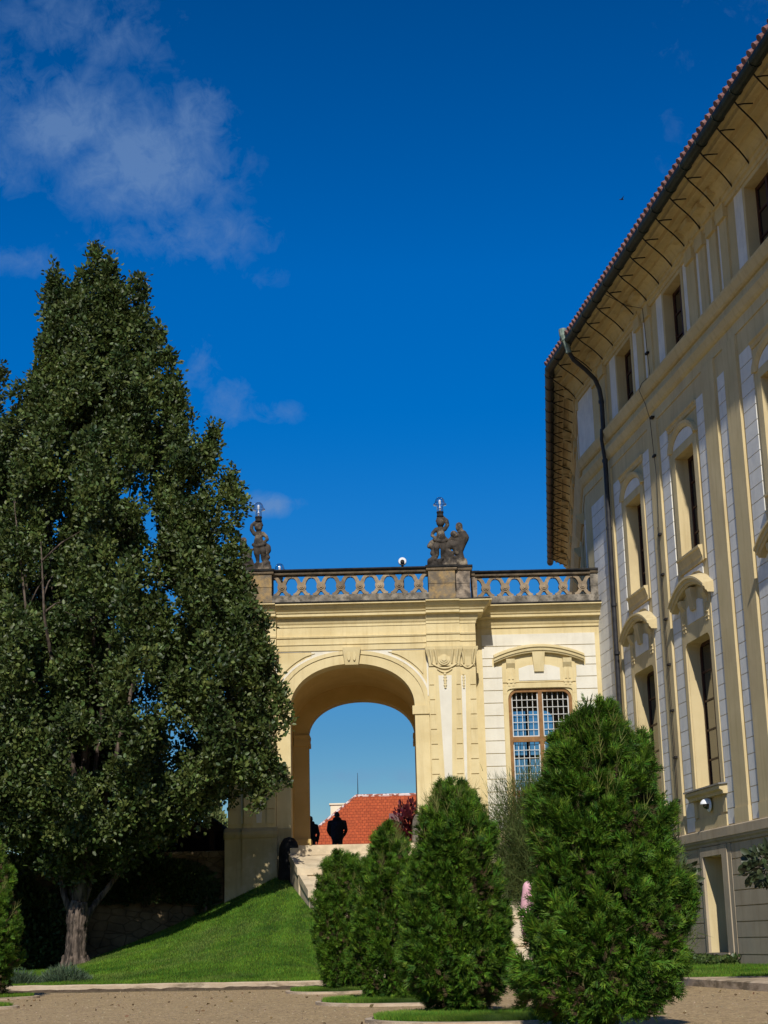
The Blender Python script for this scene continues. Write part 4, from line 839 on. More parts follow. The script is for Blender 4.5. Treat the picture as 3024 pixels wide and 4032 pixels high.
# roof with barrel tile edge
def roof(F, a0, a1, nm, dx=0.0):
    b = MB(F); pitch = .27; n = int((a1 - a0) / pitch); secs = []
    for i in range(n * 8 + 1):
        a = a0 + (a1 - a0) * i / (n * 8); ph = (i % 8) / 8 * 2 * math.pi; h = .055 * (math.cos(ph)) ; h = h if h > -.02 else -.02
        secs.append([(a, 1.16, 16.80 + h), (a, -7.5, 16.80 + 8.66 * .62 + h), (a, -7.5, 16.78 + 8.66 * .62 + h - .04), (a, 1.16, 16.78 + h - .025)])
    b.loft(secs); b.build('roof', M['tile'], wing)
    b = MB(F); 
    for i in range(n + 1):
        a = a0 + i * (a1 - a0) / n; b.tube([(a, 1.20 - dx, 16.785 + dx * .3), (a, .80, 17.04)], [.08, .07], 8)
    b.build('roof_edge_tiles', M['tile'], wing)
FG = Frame(C1 - nf * .25, uf, nf)          # eaves overhang less on the far facet
# where the two eaves lines meet
from mathutils.geometry import intersect_line_line
def meet(o):
    p1 = Vector(FW(0, o, 0)); p2 = Vector(FW(20, o, 0)); q1 = Vector(FG(0, o, 0)); q2 = Vector(FG(10, o, 0)); c = intersect_line_line(p1, p2, q1, q2)[0]
    return (c - P0).dot(u), (c - C1).dot(uf)
sa, sb = meet(1.12)
roof(FW, S0, sa, 0); roof(FG, sb, FARL + .2, 0, .12)
MB(FW).quad((S0, .9, 16.765), (sa, .9, 16.765), (sa, 1.10, 16.75), (S0, 1.10, 16.75)).build('eaves_board', M['wing_yellow'], wing)
def gut(F, a0, a1, nm='gutter'):
    b = MB(F); n = 10; secs = []
    for a in (a0, a1): secs.append([(a, 1.09 + .135 * math.cos(t), 16.67 + .135 * math.sin(t)) for t in np.linspace(math.pi, 2 * math.pi, n)] + [(a, 1.09 + .12 * math.cos(t), 16.67 + .12 * math.sin(t)) for t in np.linspace(2 * math.pi, math.pi, n)])
    b.loft(secs)
    k = int((a1 - a0) / 1.05)
    for i in range(k + 1):
        a = a0 + (i + .5) * 1.05
        if a > a1: break
        s2 = [[(q, 1.09 + .15 * math.cos(t), 16.67 + .15 * math.sin(t)) for t in np.linspace(math.pi, 2 * math.pi, n)] + [(q, 1.09 + .135 * math.cos(t), 16.67 + .135 * math.sin(t)) for t in np.linspace(2 * math.pi, math.pi, n)] for q in (a - .02, a + .02)]
        b.loft(s2)
    return b.build('gutter', M['copper'], wing)
gut(FW, S0, sa); gut(FG, sb, FARL + .2)
def brackets(F, a0, n, step=1.05):
    for k in range(n):
        a = a0 + step * k; b = MB(F)
        n_ = 14; p0_, p1_, p2_, p3_ = Vector((a, 1.04, 16.52)), Vector((a + .10, .80, 16.30)), Vector((a + .45, .45, 16.40)), Vector((a + .80, .06, 16.12))
        P_ = [tuple(p0_ * (1 - t) ** 3 + p1_ * 3 * t * (1 - t) ** 2 + p2_ * 3 * t * t * (1 - t) + p3_ * t ** 3) for t in np.linspace(0, 1, n_)]
        b.tube(P_, .017, 6); b.tube([(a, 1.0, 16.46), (a, .85, 16.49), (a + .02, .66, 16.52)], .016, 6)
        b.build('gutter_bracket', M['iron'], wing)
brackets(FW, -5.9, 17); brackets(FG, .3, 22)
# downpipe
b = MB(FW)
pth = [(8.42, 1.10, 16.5), (8.44, 1.08, 16.33), (8.48, .95, 16.12), (8.55, .6, 15.86), (8.62, .34, 15.62), (8.66, .22, 15.35), (8.68, .17, 15.0)]
b.tube(pth, .062, 10); b.tube([(8.68, .17, 15.0), (8.69, .17, 14.2)], .062, 10); b.tube([(8.69, .17, 13.35), (8.74, .17, 9.0), (8.78, .17, 5.0), (8.8, .17, .3)], .066, 10)
b.tube([(8.69, .21, 14.2), (8.69, .235, 13.9), (8.69, .20, 13.5), (8.69, .18, 13.3)], .05, 10)
for z in (15.0, 13.3, 11.4, 9.3, 8.0, 6.3, 4.2): b.tube([(8.72, .17, z - .04), (8.72, .17, z + .04)], .08, 10)
dp = b.build('downpipe', M['pipe'], wing, smooth=False)
b = MB(FW); b.tube([(8.40, 1.24, 16.98), (8.40, 1.22, 16.80), (8.41, 1.16, 16.62), (8.42, 1.12, 16.45), (8.44, 1.08, 16.3)], [.11, .115, .10, .075, .07], 10)
b.tube([(8.41, 1.18, 16.70), (8.41, 1.17, 16.66)], .118, 10); b.tube([(8.44, 1.09, 16.36), (8.44, 1.08, 16.31)], .085, 10); b.build('hopper', M['copper_green'], dp)
# lightning conductor
b = MB(FW); b.tube([(4.9, 1.0, 16.55), (4.75, .5, 16.2), (4.65, .13, 16.1), (4.6, .12, 15.5), (4.55, .09, 14.25), (4.9, .2, 14.18), (5.05, .24, 14.05), (4.8, .18, 13.6), (4.7, .12, 13.17), (4.58, .09, 11.6), (4.68, .10, 10.1), (4.67, .10, 7.9), (4.64, .10, 5.9), (4.63, .10, 4.1), (4.70, .13, 3.0), (4.70, .13, 1.2)], .008, 5)
b.tube([(4.75, .10, 10.4), (4.76, .10, 8), (4.75, .1, 6), (4.75, .1, 3)], .009, 5)
for z in (14.9, 13.2, 12.2, 10.2, 9.2, 8.1, 7.0, 5.9, 4.8, 3.8): b.box(4.6, 4.76, .0, .115, z - .025, z + .025)
b.build('lightning_conductor', M['iron'], wing)

# wall lamp
lp = Vector(FW(2.62, 0, 3.52)); wl = thing('wall_lamp', lp, 'white half dome wall lamp under the sill of the tall ground window', 'lamp')
b = MB(FW); cc = (2.62, 3.52)
b.loft([[(cc[0] + r_ * math.cos(t), o, cc[1] + r_ * math.sin(t)) for t in np.linspace(0, 2 * math.pi, 20, endpoint=False)] for r_, o in ((.15, .055), (.15, .075), (.12, .095))]); b.build('back_plate', M['white_metal'], wl)
b = MB(FW); secs = []
for q in np.linspace(0, math.pi / 2, 6): secs.append([(cc[0] + .13 * math.cos(t) * math.cos(q), .09 + .17 * math.sin(q), cc[1] + .02 + .13 * abs(math.sin(t)) * math.cos(q)) for t in np.linspace(0, math.pi, 12)])
b.loft(secs); b.build('hood', M['white_metal'], wl)
b = MB(FW); secs = []
for q in np.linspace(0, 1.4, 6): secs.append([(cc[0] + .11 * math.cos(t) * math.cos(q), .09 + .12 * math.sin(q), cc[1] + .015 - .11 * abs(math.sin(t)) * math.cos(q)) for t in np.linspace(0, math.pi, 12)])
b.loft(secs); b.build('lens', M['glass_dark'], wl)

# ------------------------------------------------------------------ carved figures, lamps
def blob_mesh(name, chains, mat, parent=None, voxel=.03, smooth_it=2, origin=(0, 0, 0), **tg):
    """one continuous surface: tapered capsules fused by a voxel remesh"""
    b = MB()
    for ch in chains:
        pts = [Vector(p[:3]) for p in ch]; rr = [p[3] for p in ch]
        for i in range(len(pts)):
            secs = []
            for ph in np.linspace(-math.pi / 2, math.pi / 2, 7):
                secs.append([(pts[i].x + rr[i] * math.cos(ph) * math.cos(t) + 0, pts[i].y + rr[i] * math.cos(ph) * math.sin(t), pts[i].z + rr[i] * math.sin(ph)) for t in np.linspace(0, 2 * math.pi, 10, endpoint=False)])
            b.loft(secs)
            if i + 1 < len(pts): b.tube([pts[i], pts[i + 1]], [rr[i], rr[i + 1]], 10)
    o = b.build(name, mat, parent, smooth=True, origin=origin if parent is None else None, recalc=True, **tg)
    m = o.modifiers.new('fuse', 'REMESH'); m.mode = 'VOXEL'; m.voxel_size = voxel; m.use_smooth_shade = True
    if smooth_it: s = o.modifiers.new('soften', 'SMOOTH'); s.iterations = smooth_it; s.factor = .5
    return o
def putto(x, y, z, mirror=1, top=True):
    """standing child figure carrying a lamp socket on the head, one arm raised"""
    m = mirror; C = []
    X = lambda v: x + m * v
    C.append([(X(.02), y, z + .52, .12), (X(.0), y - .03, z + .66, .135), (X(.0), y, z + .80, .11), (X(.01), y, z + .90, .10), (X(.0), y, z + .97, .055), (X(0), y - .02, z + 1.02, .05)])
    C.append([(X(0), y - .02, z + 1.08, .118), (X(0), y - .06, z + 1.05, .098)])
    for k in range(7):
        a = k * .9; C.append([(X(.09 * math.cos(a)), y + .02 + .05 * math.sin(a), z + 1.12 + .03 * math.cos(2 * a), .045)])
    C.append([(X(0), y - .125, z + 1.05, .022)])                                   # nose
    C.append([(X(-.12), y, z + .90, .06), (X(-.20), y, z + 1.02, .055), (X(-.19), y, z + 1.15, .045), (X(-.08), y, z + 1.24, .045), (X(-.02), y - .03, z + 1.26, .04)])   # raised arm
    C.append([(X(.12), y, z + .90, .06), (X(.22), y - .02, z + .80, .05), (X(.25), y - .03, z + .72, .045), (X(.14), y - .07, z + .62, .042)])                           # hand on hip
    C.append([(X(-.05), y - .02, z + .50, .10), (X(-.06), y - .06, z + .34, .08), (X(-.03), y - .03, z + .20, .062), (X(-.02), y - .0, z + .06, .045), (X(-.02), y - .08, z + .03, .04)])
    C.append([(X(.08), y, z + .50, .10), (X(.13), y - .08, z + .36, .08), (X(.12), y + .0, z + .18, .06), (X(.16), y + .02, z + .06, .045), (X(.18), y - .05, z + .03, .04)])
    # drapery tumbling down one side
    C.append([(X(.16), y + .05, z + .60, .07), (X(.25), y + .05, z + .52, .085), (X(.27), y + .03, z + .42, .08), (X(.20), y + .04, z + .32, .07), (X(.25), y + .03, z + .22, .07), (X(.18), y + .04, z + .14, .06), (X(.27), y + .02, z + .06, .06)])
    C.append([(X(-.15), y - .02, z + .58, .05), (X(-.05), y - .10, z + .52, .05), (X(.08), y - .11, z + .54, .045), (X(.18), y - .03, z + .60, .05)])
    C.append([(X(-.05), y, z + 1.20, .07), (X(.04), y, z + 1.21, .07), (X(0), y, z + 1.27, .085)])
    return C
def base_rock(x0, x1, y, z):
    C = []
    r = random.Random(int(x0 * 100))
    for k in range(12): C.append([(x0 + (x1 - x0) * k / 11, y + r.uniform(-.06, .06), z, .09), (x0 + (x1 - x0) * k / 11, y + r.uniform(-.06, .06), z + r.uniform(.08, .14), .085)])
    return C
def statue_group(label, fig, oth, base, x, y):
    z = 10.80
    t = thing('putto_statue', (x, y, z), label, 'statue', 'putti lamp bearers on the balustrade')
    blob_mesh('figures', [[(a - 0, b_, c_, r_) for a, b_, c_, r_ in ch] for ch in fig + oth + base], M['statue'], t, voxel=.018, smooth_it=1)
    return t
YS = 43.35
figR = putto(1.57, YS, 10.98, -1)
othR = [[(1.72, YS, 11.35, .09), (1.85, YS, 11.42, .12), (1.98, YS, 11.40, .13), (2.02, YS, 11.2, .1)],                       # draped second child bending
        [(1.80, YS, 11.55, .05), (1.90, YS, 11.62, .08), (2.0, YS - .02, 11.55, .08)], [(1.93, YS - .05, 11.72, .10), (1.97, YS - .05, 11.68, .09)],
        [(1.72, YS, 11.25, .10), (1.80, YS, 11.15, .12), (1.86, YS, 11.08, .08)], [(1.68, YS, 11.12, .08), (1.76, YS, 11.02, .08)],
        [(2.10, YS, 10.98, .13), (2.10, YS, 11.08, .10), (2.10, YS, 11.22, .075), (2.13, YS, 11.32, .09), (2.16, YS, 11.5, .14), (2.20, YS, 11.62, .16), (2.19, YS, 11.72, .12), (2.12, YS, 11.80, .08), (2.09, YS, 11.90, .10), (2.09, YS, 11.97, .10)],
        [(1.62, YS, 11.72, .04), (1.74, YS, 11.58, .035), (1.80, YS, 11.48, .04)],
        [(1.95, YS, 11.05, .05), (2.05, YS, 11.0, .06)], [(1.28, YS, 11.5, .05), (1.24, YS, 11.40, .07)]]
baseR = base_rock(1.25, 2.2, YS, 10.84)
statue_group('sooty stone putto with a draped companion and vase on the right pedestal', figR, othR, baseR, 1.6, YS)
figL = putto(-3.52, YS, 10.98, 1)
othL = [[(-3.80, YS, 11.25, .10), (-3.9, YS, 11.15, .14), (-4.02, YS, 11.05, .12)], [(-3.78, YS, 11.10, .11), (-3.72, YS, 11.0, .08)],
        [(-3.93, YS, 11.42, .08), (-3.96, YS, 11.58, .10), (-3.94, YS, 11.70, .09)], [(-3.9, YS, 11.35, .07), (-3.98, YS, 11.48, .09)],
        [(-3.85, YS, 11.3, .05), (-3.72, YS, 11.42, .045)]]
statue_group('sooty stone putto beside the oak crown on the left pedestal', figL, othL, base_rock(-4.1, -3.25, YS, 10.84), -3.6, YS)
def glass_lamp(x, y, z, label, sc=1.0, bulb=True, grp='clear glass mushroom lamps on the balustrade'):
    t = thing('glass_lamp', (x, y, z), label, 'lamp', grp)
    b = MB(); b.lathe((x, y, z), [(r_ * sc, h * sc) for r_, h in ((.095, 0), (.10, .02), (.085, .05), (.09, .09), (.10, .11), (.10, .14))], 16); b.build('socket', M['stone_black'], t, smooth=False)
    b = MB(); b.lathe((x, y, z), [(r_ * sc, h * sc) for r_, h in ((.085, .14), (.09, .16), (.085, .30), (.12, .325), (.185, .335), (.19, .35), (.175, .375), (.14, .40), (.135, .44), (.115, .50), (.075, .545), (.03, .56))], 20); b.build('globe', M['lamp_glass'], t, smooth=True)
    b = MB(); b.lathe((x, y, z), [(r_ * sc, h * sc) for r_, h in ((.01, .16), (.03, .18), (.03, .26), (.012, .29), (.012, .34), (.034, .38), (.034, .46), (.012, .49))], 12); b.build('bulb', M['white_metal'], t, smooth=True)
glass_lamp(1.57, YS - .02, 12.24, 'clear glass mushroom lamp on the head of the right putto')
glass_lamp(-3.52, YS - .02, 12.22, 'clear glass mushroom lamp on the head of the left putto')
glass_lamp(-3.08, 45.4, 10.93, 'glass dome lamp peeping over the rail right of the left putto', 1.0)
t = thing('round_lamp', (.49, 44.6, 9.8), 'small round floodlight on a black post above the balustrade rail', 'lamp')
b = MB(); b.tube([(.49, 44.6, 9.8), (.49, 44.6, 11.2)], .035, 8); b.build('post', M['iron'], t)
b = MB(); secs = [[(.49 + r_ * math.cos(a), yy, 11.27 + r_ * math.sin(a)) for a in np.linspace(0, 2 * math.pi, 24, endpoint=False)] for r_, yy in ((.115, 44.62), (.115, 44.55), (.10, 44.53))]; b.loft(secs); b.build('reflector', M['white_metal'], t)
b = MB(); secs = [[(.49 + r_ * math.cos(a), yy, 11.24 + r_ * math.sin(a)) for a in np.linspace(0, 2 * math.pi, 20, endpoint=False)] for r_, yy in ((.06, 44.54), (.06, 44.46), (.04, 44.42))]; b.loft(secs); b.build('housing', M['iron'], t)
# guard stones
def bollard(x, y, z0, z1, r_, label, mat):
    b = MB(); h = z1 - z0
    prof = [(r_ * 1.08, 0), (r_ * 1.05, h * .2), (r_, h * .45), (r_ * .98, h * .66), (r_ * .92, h * .78), (r_ * .76, h * .89), (r_ * .5, h * .97), (.02, h)]
    b.lathe((x, y, z0), prof, 24); o = b.build('guard_stone', M[mat], smooth=True, label=label, cat='bollard', origin=(x, y, z0), group='round topped guard stones at the arch'); return o
bollard(-2.71, 42.88, 2.3, 3.50, .275, 'dark round topped guard stone at the left foot of the arch', 'stone_black')
bollard(.80, 42.88, 3.2, 4.05, .26, 'pale lichened guard stone at the right foot of the arch', 'stone_crust')

# ------------------------------------------------------------------ people
def person(loc, label, h=1.75, face=0.0, top='black_cloth', legs='dark_cloth', hair='hair', skin='skin', hood=False, arms=((.26, .0, .82, .02), (-.26, .0, .82, .02)), stride=.12, finger_side=None, wide=1.0):
    """arms: per side (x, y, z) of the hand in figure space"""
    k = h / 1.75; t = thing('person', loc, label, 'person')
    ca, sa = math.cos(face), math.sin(face)
    def T(p): x, y, z = p[0] * k, p[1] * k, p[2] * k; return (loc[0] + x * ca - y * sa, loc[1] + x * sa + y * ca, loc[2] + z)
    def CH(ch): return [T(p[:3]) + (p[3] * k,) for p in ch]
    w = .2 * wide
    body = [[(0, 0, .95, .13), (0, 0, 1.10, .125), (0, 0, 1.28, .135), (0, 0, 1.40, .12), (0, .0, 1.47, .06), (0, -.01, 1.55, .055)],
            [(0, -.02, 1.635, .092), (0, -.035, 1.60, .078)], [(0, -.11, 1.615, .016), (0, -.115, 1.60, .018)], [(.09, 0, 1.62, .02)], [(-.09, 0, 1.62, .02)],
            [(-w + .04, 0, 1.38, .07), (0, 0, 1.38, .11), (w - .04, 0, 1.38, .07)]]
    for sg, st in ((1, stride), (-1, -stride)):
        body.append([(sg * .09, 0, .92, .095), (sg * .10, -st * .6, .50, .065), (sg * .10, st * .2 - st * .8, .28, .055), (sg * .10, -st, .09, .042), (sg * .10, -st - .13, .04, .035)])
    hands = []
    for sg, hd in zip((1, -1), arms):
        sh = (sg * w, 0, 1.38); hx, hy, hz = hd[0], hd[1], hd[2]; el = (sg * (w + .06), .05, 1.10) if len(hd) < 5 else hd[4]
        body.append([sh + (.055,), (sg * (w + .03), .02, 1.24, .05), el + (.042,), ((el[0] + hx) / 2, (el[1] + hy) / 2, (el[2] + hz) / 2, .038), (hx, hy, hz, .028)])
        d = Vector((hx - el[0], hy - el[1], hz - el[2])).normalized(); side = Vector((0, 1, 0)); 
        p0 = Vector((hx, hy, hz)); palm = p0 + d * .07
        body.append([tuple(p0) + (.026,), tuple(palm + side * .02) + (.022,)]); body.append([tuple(p0 + d * .02) + (.022,), tuple(palm - side * .02) + (.022,)])
        for i, (q, L) in enumerate(((-.03, .06), (-.01, .075), (.01, .07), (.03, .055))):
            a = palm + side * q; mid = a + d * L * .55; tip = mid + (d * .8 + Vector((-sg * .5, 0, 0))).normalized() * L * .5
            body.append([tuple(a) + (.010,), tuple(mid) + (.009,), tuple(tip) + (.0075,)])
        a = p0 + d * .02 - side * .03; body.append([tuple(a) + (.012,), tuple(a + (d * .5 - side * .8).normalized() * .035) + (.010,), tuple(a + (d * .9 - side * .5).normalized() * .065) + (.008,)])
    blob_mesh('body', [CH(c) for c in body], M[skin], t, voxel=.0115 * k, smooth_it=1)
    coat = [[(0, 0, .88, .165 * wide), (0, 0, 1.05, .16 * wide), (0, 0, 1.25, .17 * wide), (0, 0, 1.38, .145), (0, .01, 1.46, .09)], [(-.07 * wide, 0, .95, .14), (.07 * wide, 0, .95, .14), (.08 * wide, 0, 1.2, .14), (-.08 * wide, 0, 1.2, .14)], [(-w, 0, 1.39, .075), (0, 0, 1.38, .13), (w, 0, 1.39, .075)], [(-.1, 0, .88, .12), (.1, 0, .88, .12)], [(-.1, 0, 1.15, .12), (.1, 0, 1.15, .12)]]
    for sg, hd in zip((1, -1), arms):
        el = (sg * (w + .06), .05, 1.10) if len(hd) < 5 else hd[4]; hx, hy, hz = hd[:3]
        coat.append([(sg * w, 0, 1.38, .075), (sg * (w + .03), .02, 1.24, .068), el + (.06,), ((el[0] + hx) / 2, (el[1] + hy) / 2, (el[2] + hz) / 2, .054), (hx * .93 + el[0] * .07, hy * .93 + el[1] * .07, hz * .93 + el[2] * .07, .045)])
    if hood: coat.append([(-.07, .05, 1.49, .085), (.07, .05, 1.49, .085)])
    blob_mesh('jacket', [CH(c) for c in coat], M[top], t, voxel=.018 * k, smooth_it=3)
    tr = [[(-.08, 0, .93, .115), (.08, 0, .93, .115)]]
    for sg, st in ((1, stride), (-1, -stride)): tr.append([(sg * .09, 0, .90, .105), (sg * .10, -st * .6, .50, .08), (sg * .10, -st * .7, .28, .068), (sg * .10, -st, .12, .06)])
    blob_mesh('trousers', [CH(c) for c in tr], M[legs], t, voxel=.018 * k, smooth_it=2)
    sh = [[(sg * .10, -st + .03, .05, .045), (sg * .10, -st - .06, .045, .045), (sg * .10, -st - .15, .035, .035)] for sg, st in ((1, stride), (-1, -stride))]
    blob_mesh('shoes', [CH(c) for c in sh], M['black_cloth'], t, voxel=.014 * k, smooth_it=1)
    blob_mesh('hair', [CH(c) for c in [[(0, .015, 1.665, .092), (0, .04, 1.62, .085), (0, .05, 1.57, .06)], [(0, -.03, 1.70, .065)]]], M[hair], t, voxel=.014 * k, smooth_it=1)
    return t
person((-1.76, 52.5, 3.25), 'stout person in a black hooded jacket standing in the archway', h=1.62, face=math.pi, hood=True, wide=1.3, arms=((.24, -.16, .95, 0, (.315, .03, 1.12)), (-.24, -.16, .95, 0, (-.315, .03, 1.12))))
person((-2.66, 53.2, 3.25), 'person in dark clothes half hidden by the left arch pier', h=1.56, face=math.pi + .3, hood=True, wide=1.15)
person((1.675, 18.0, 0), 'person in a pink knit top and jeans behind the largest conifer', h=1.66, face=0.0, top='pink', legs='jeans', hair='hair_fair', arms=((.26, -.02, .82), (-.27, -.05, .86)), stride=.14)
person((1.36, 36.8, .97), 'person in a tan brown coat on the steps behind the middle conifer', h=1.5, face=.2, top='brown_cloth', legs='dark_cloth', stride=.1)

# ------------------------------------------------------------------ trees
def leaves_np(P, D, size, mat, name, parent, rng, off, T=LEAF_T, F=LEAF_F, jitter=.35):
    n = len(P); R = rot_from(D, rng); sc = size * rng.uniform(1 - jitter, 1 + jitter, n)
    return npmesh(name, scatter(T, P, R, sc), F, n, len(T), mat, parent, off=off)
def oak(x, y, z0, prof, H, nclump, lpc, label, seed, specials=(), mat='leaf_oak', trunk_r=.27, leaf=.098, limbs=10, ylimit=None, flare=True, zlow=2.8):
    rng = np.random.default_rng(seed); pr = random.Random(seed)
    t = thing('oak_tree', (x, y, z0), label, 'tree')
    zs = [p[0] for p in prof]; rs = [p[1] for p in prof]; Rf = lambda z: np.interp(z, zs, rs)
    cl = []
    # rising boughs, each a tapering spire built of small clumps; the gaps between them stay open and dark
    nbough = nclump // 9; k = 0
    while k < nbough:
        zb = rng.uniform(zlow, H - 1.6); Rz = float(Rf(zb))
        if rng.uniform() > (Rz + .7) / (max(rs) + .7): continue
        k += 1; a = rng.uniform(0, 2 * np.pi); q = rng.uniform(.16, 1.0) ** .5 if rng.uniform() < .5 else rng.uniform(.9, 1.03); Lb = rng.uniform(1.5, 2.9) * (1 if Rz > 2 else .7); bw = rng.uniform(.42, .72) * (1 if Rz > 1.6 else .7)
        m = int(11 * bw / .55 * Lb / 2.2)
        for j in range(m):
            u_ = j / (m - 1) if m > 1 else .5; wv = bw * (1 - .72 * u_) ; z = zb - .4 * Lb + Lb * u_; Rr = min(float(Rf(z)), Rz + .3) * q
            th = rng.uniform(0, 6.283); sx = rng.uniform(.22, .36) * (1.1 - .35 * u_)
            rr = max(0, Rr - sx * .8 + wv * .55 * math.cos(th)); da = wv * .8 * math.sin(th) / max(Rr, .5)
            cl.append((x + rr * math.cos(a + da), y + rr * math.sin(a + da), z, sx, sx * rng.uniform(1.1, 1.7)))
    for s_ in specials:
        for j in range(3): cl.append((s_[0] + rng.uniform(-.5, .5) * s_[3], s_[1] + rng.uniform(-.3, .3), s_[2] + rng.uniform(-.5, .5) * s_[4], s_[3] * .66, s_[4] * .6))
        cl.append((s_[0], s_[1], s_[2] + s_[4] * .6, s_[3] * .4, s_[4] * .5))
    for j in range(int(nclump * .16)):
        z = rng.uniform(zlow + .6, H - 2); a = rng.uniform(0, 6.28); rr = float(Rf(z)) * rng.uniform(0, .6); cl.append((x + rr * math.cos(a), y + rr * math.sin(a), z, .5, .7))
    cl.append((x, y, H - .8, .26, .6)); cl.append((x + .05, y, H - .4, .13, .42)); cl.append((x - .25, y, H - 1.3, .3, .5))
    P = []; D = []
    for cx, cy, cz, sx, sz in cl:
        n = int(lpc * (sx / .5) ** 1.7 * (sz / sx / 1.4)); d = rng.normal(size=(n, 3)); d /= np.linalg.norm(d, axis=1, keepdims=True)
        rad_ = rng.uniform(.45, 1.0, n) ** .6
        taper = 1 - .55 * np.clip(d[:, 2] * rad_, 0, 1)        # pointed top
        q = np.stack([d[:, 0] * sx * rad_ * taper, d[:, 1] * sx * rad_ * taper, d[:, 2] * sz * rad_], 1)
        # tufts
        k = max(5, n // 14); cen = q[rng.integers(0, n, k)]; idx = rng.integers(0, k, n)
        q2 = cen[idx] + rng.normal(size=(n, 3)) * .062; q = np.where(rng.uniform(size=(n, 1)) < .82, q2, q)
        P.append(q + np.array([cx, cy, cz])); dd = (q2 - cen[idx]) * 9 + d * .5 + np.array([0, 0, .35]) + rng.normal(size=(n, 3)) * .3; D.append(dd)
    P = np.concatenate(P); D = np.concatenate(D); P[:, 1] = y + (P[:, 1] - y) * .82
    ok = ~((P[:, 1] > 42.95) & (P[:, 0] > -4.7) & (P[:, 2] < 11.5)) & ~((P[:, 1] > 43.3) & (P[:, 2] < 3.4)); P = P[ok]; D = D[ok]
    leaves_np(P, D, leaf, M[mat], 'crown', t, rng, (x, y, z0))
    b = MB(); tr = trunk_r
    b.tube([(x, y, z0 - .15), (x - .01, y, z0 + .08), (x, y, z0 + .35), (x + .01, y, z0 + .9), (x + .0, y, z0 + 1.25), (x + .06, y, z0 + 1.6)], [tr * 1.75, tr * 1.35, tr * 1.08, tr * .98, tr * 1.06, tr * .85], 20)
    for k in range(6):
        a = k * 1.05 + .3; b.tube([(x + tr * 1.0 * math.cos(a), y + tr * 1.0 * math.sin(a), z0 + .35), (x + tr * 1.35 * math.cos(a), y + tr * 1.35 * math.sin(a), z0 + .08), (x + tr * 1.8 * math.cos(a), y + tr * 1.8 * math.sin(a), z0 - .1)], [tr * .25, tr * .34, tr * .3], 8)
    tk = b.build('trunk', M['bark'], t, smooth=True)
    sb = tk.modifiers.new('fine', 'SUBSURF'); sb.subdivision_type = 'SIMPLE'; sb.levels = sb.render_levels = 3
    tx = bpy.data.textures.new('bark relief', 'CLOUDS'); tx.noise_scale = .11; dm_ = tk.modifiers.new('relief', 'DISPLACE'); dm_.texture = tx; dm_.strength = .10; dm_.mid_level = .5; dm_.texture_coords = 'LOCAL'
    b = MB(); b.tube([(x + .04, y, z0 + 1.3), (x + .1, y, z0 + 3), (x + .12, y, z0 + 6), (x + .05, y, z0 + 10), (x, y, H - .6)], [tr * .8, tr * .55, tr * .42, tr * .24, .02], 10); b.build('limb', M['bark'], t, smooth=True)
    for k in range(limbs):
        a = 2 * math.pi * k / limbs + pr.uniform(-.3, .3); zt = pr.uniform(4.0, H * .72); R = float(Rf(zt)) * .62; zb = z0 + pr.uniform(.95, 2.3) if k < 7 else z0 + pr.uniform(2, 5)
        st = .14 if zb < 2 else .06
        pts = [(x + st * math.cos(a), y + st * math.sin(a), zb), (x + (st + .22) * math.cos(a), y + (st + .22) * math.sin(a), zb + .45), (x + R * .45 * math.cos(a), y + R * .45 * math.sin(a), zb + (zt - zb) * .38), (x + R * .75 * math.cos(a), y + R * .75 * math.sin(a), zb + (zt - zb) * .7), (x + R * math.cos(a + .1), y + R * math.sin(a + .1), zt)]
        r0 = tr * pr.uniform(.28, .45); b = MB(); b.tube(pts, [r0, r0 * .85, r0 * .6, r0 * .35, r0 * .12], 8)
        for j in range(5):
            u_ = pr.uniform(.35, .95); i = min(3, int(u_ * 4)); f_ = u_ * 4 - i; p = Vector(pts[i]).lerp(Vector(pts[i + 1]), f_); q = p + Vector((pr.uniform(-1, 1), pr.uniform(-1, 1), pr.uniform(.2, 1.2))); b.tube([p, p.lerp(q, .5) + Vector((0, 0, .08)), q], [r0 * .3, r0 * .2, r0 * .06], 5)
        b.build('limb', M['bark'], t, smooth=True)
    return t
OX, OY, OZ = -7.56, 39.3, .27
KS = 39.3 / 35.0                                  # sizes below were measured at 35 m
prof1 = [(2.6, .6), (3.0, 2.0), (3.6, 3.1), (4.2, 4.0), (5.4, 4.35), (6.6, 4.15), (7.6, 4.05), (8.3, 3.5), (9.3, 3.2), (10.2, 2.9), (11.2, 2.75), (12.2, 2.15), (13.2, 1.55), (14.5, 1.2), (15.5, .85), (16.2, .42), (17.0, .10)]
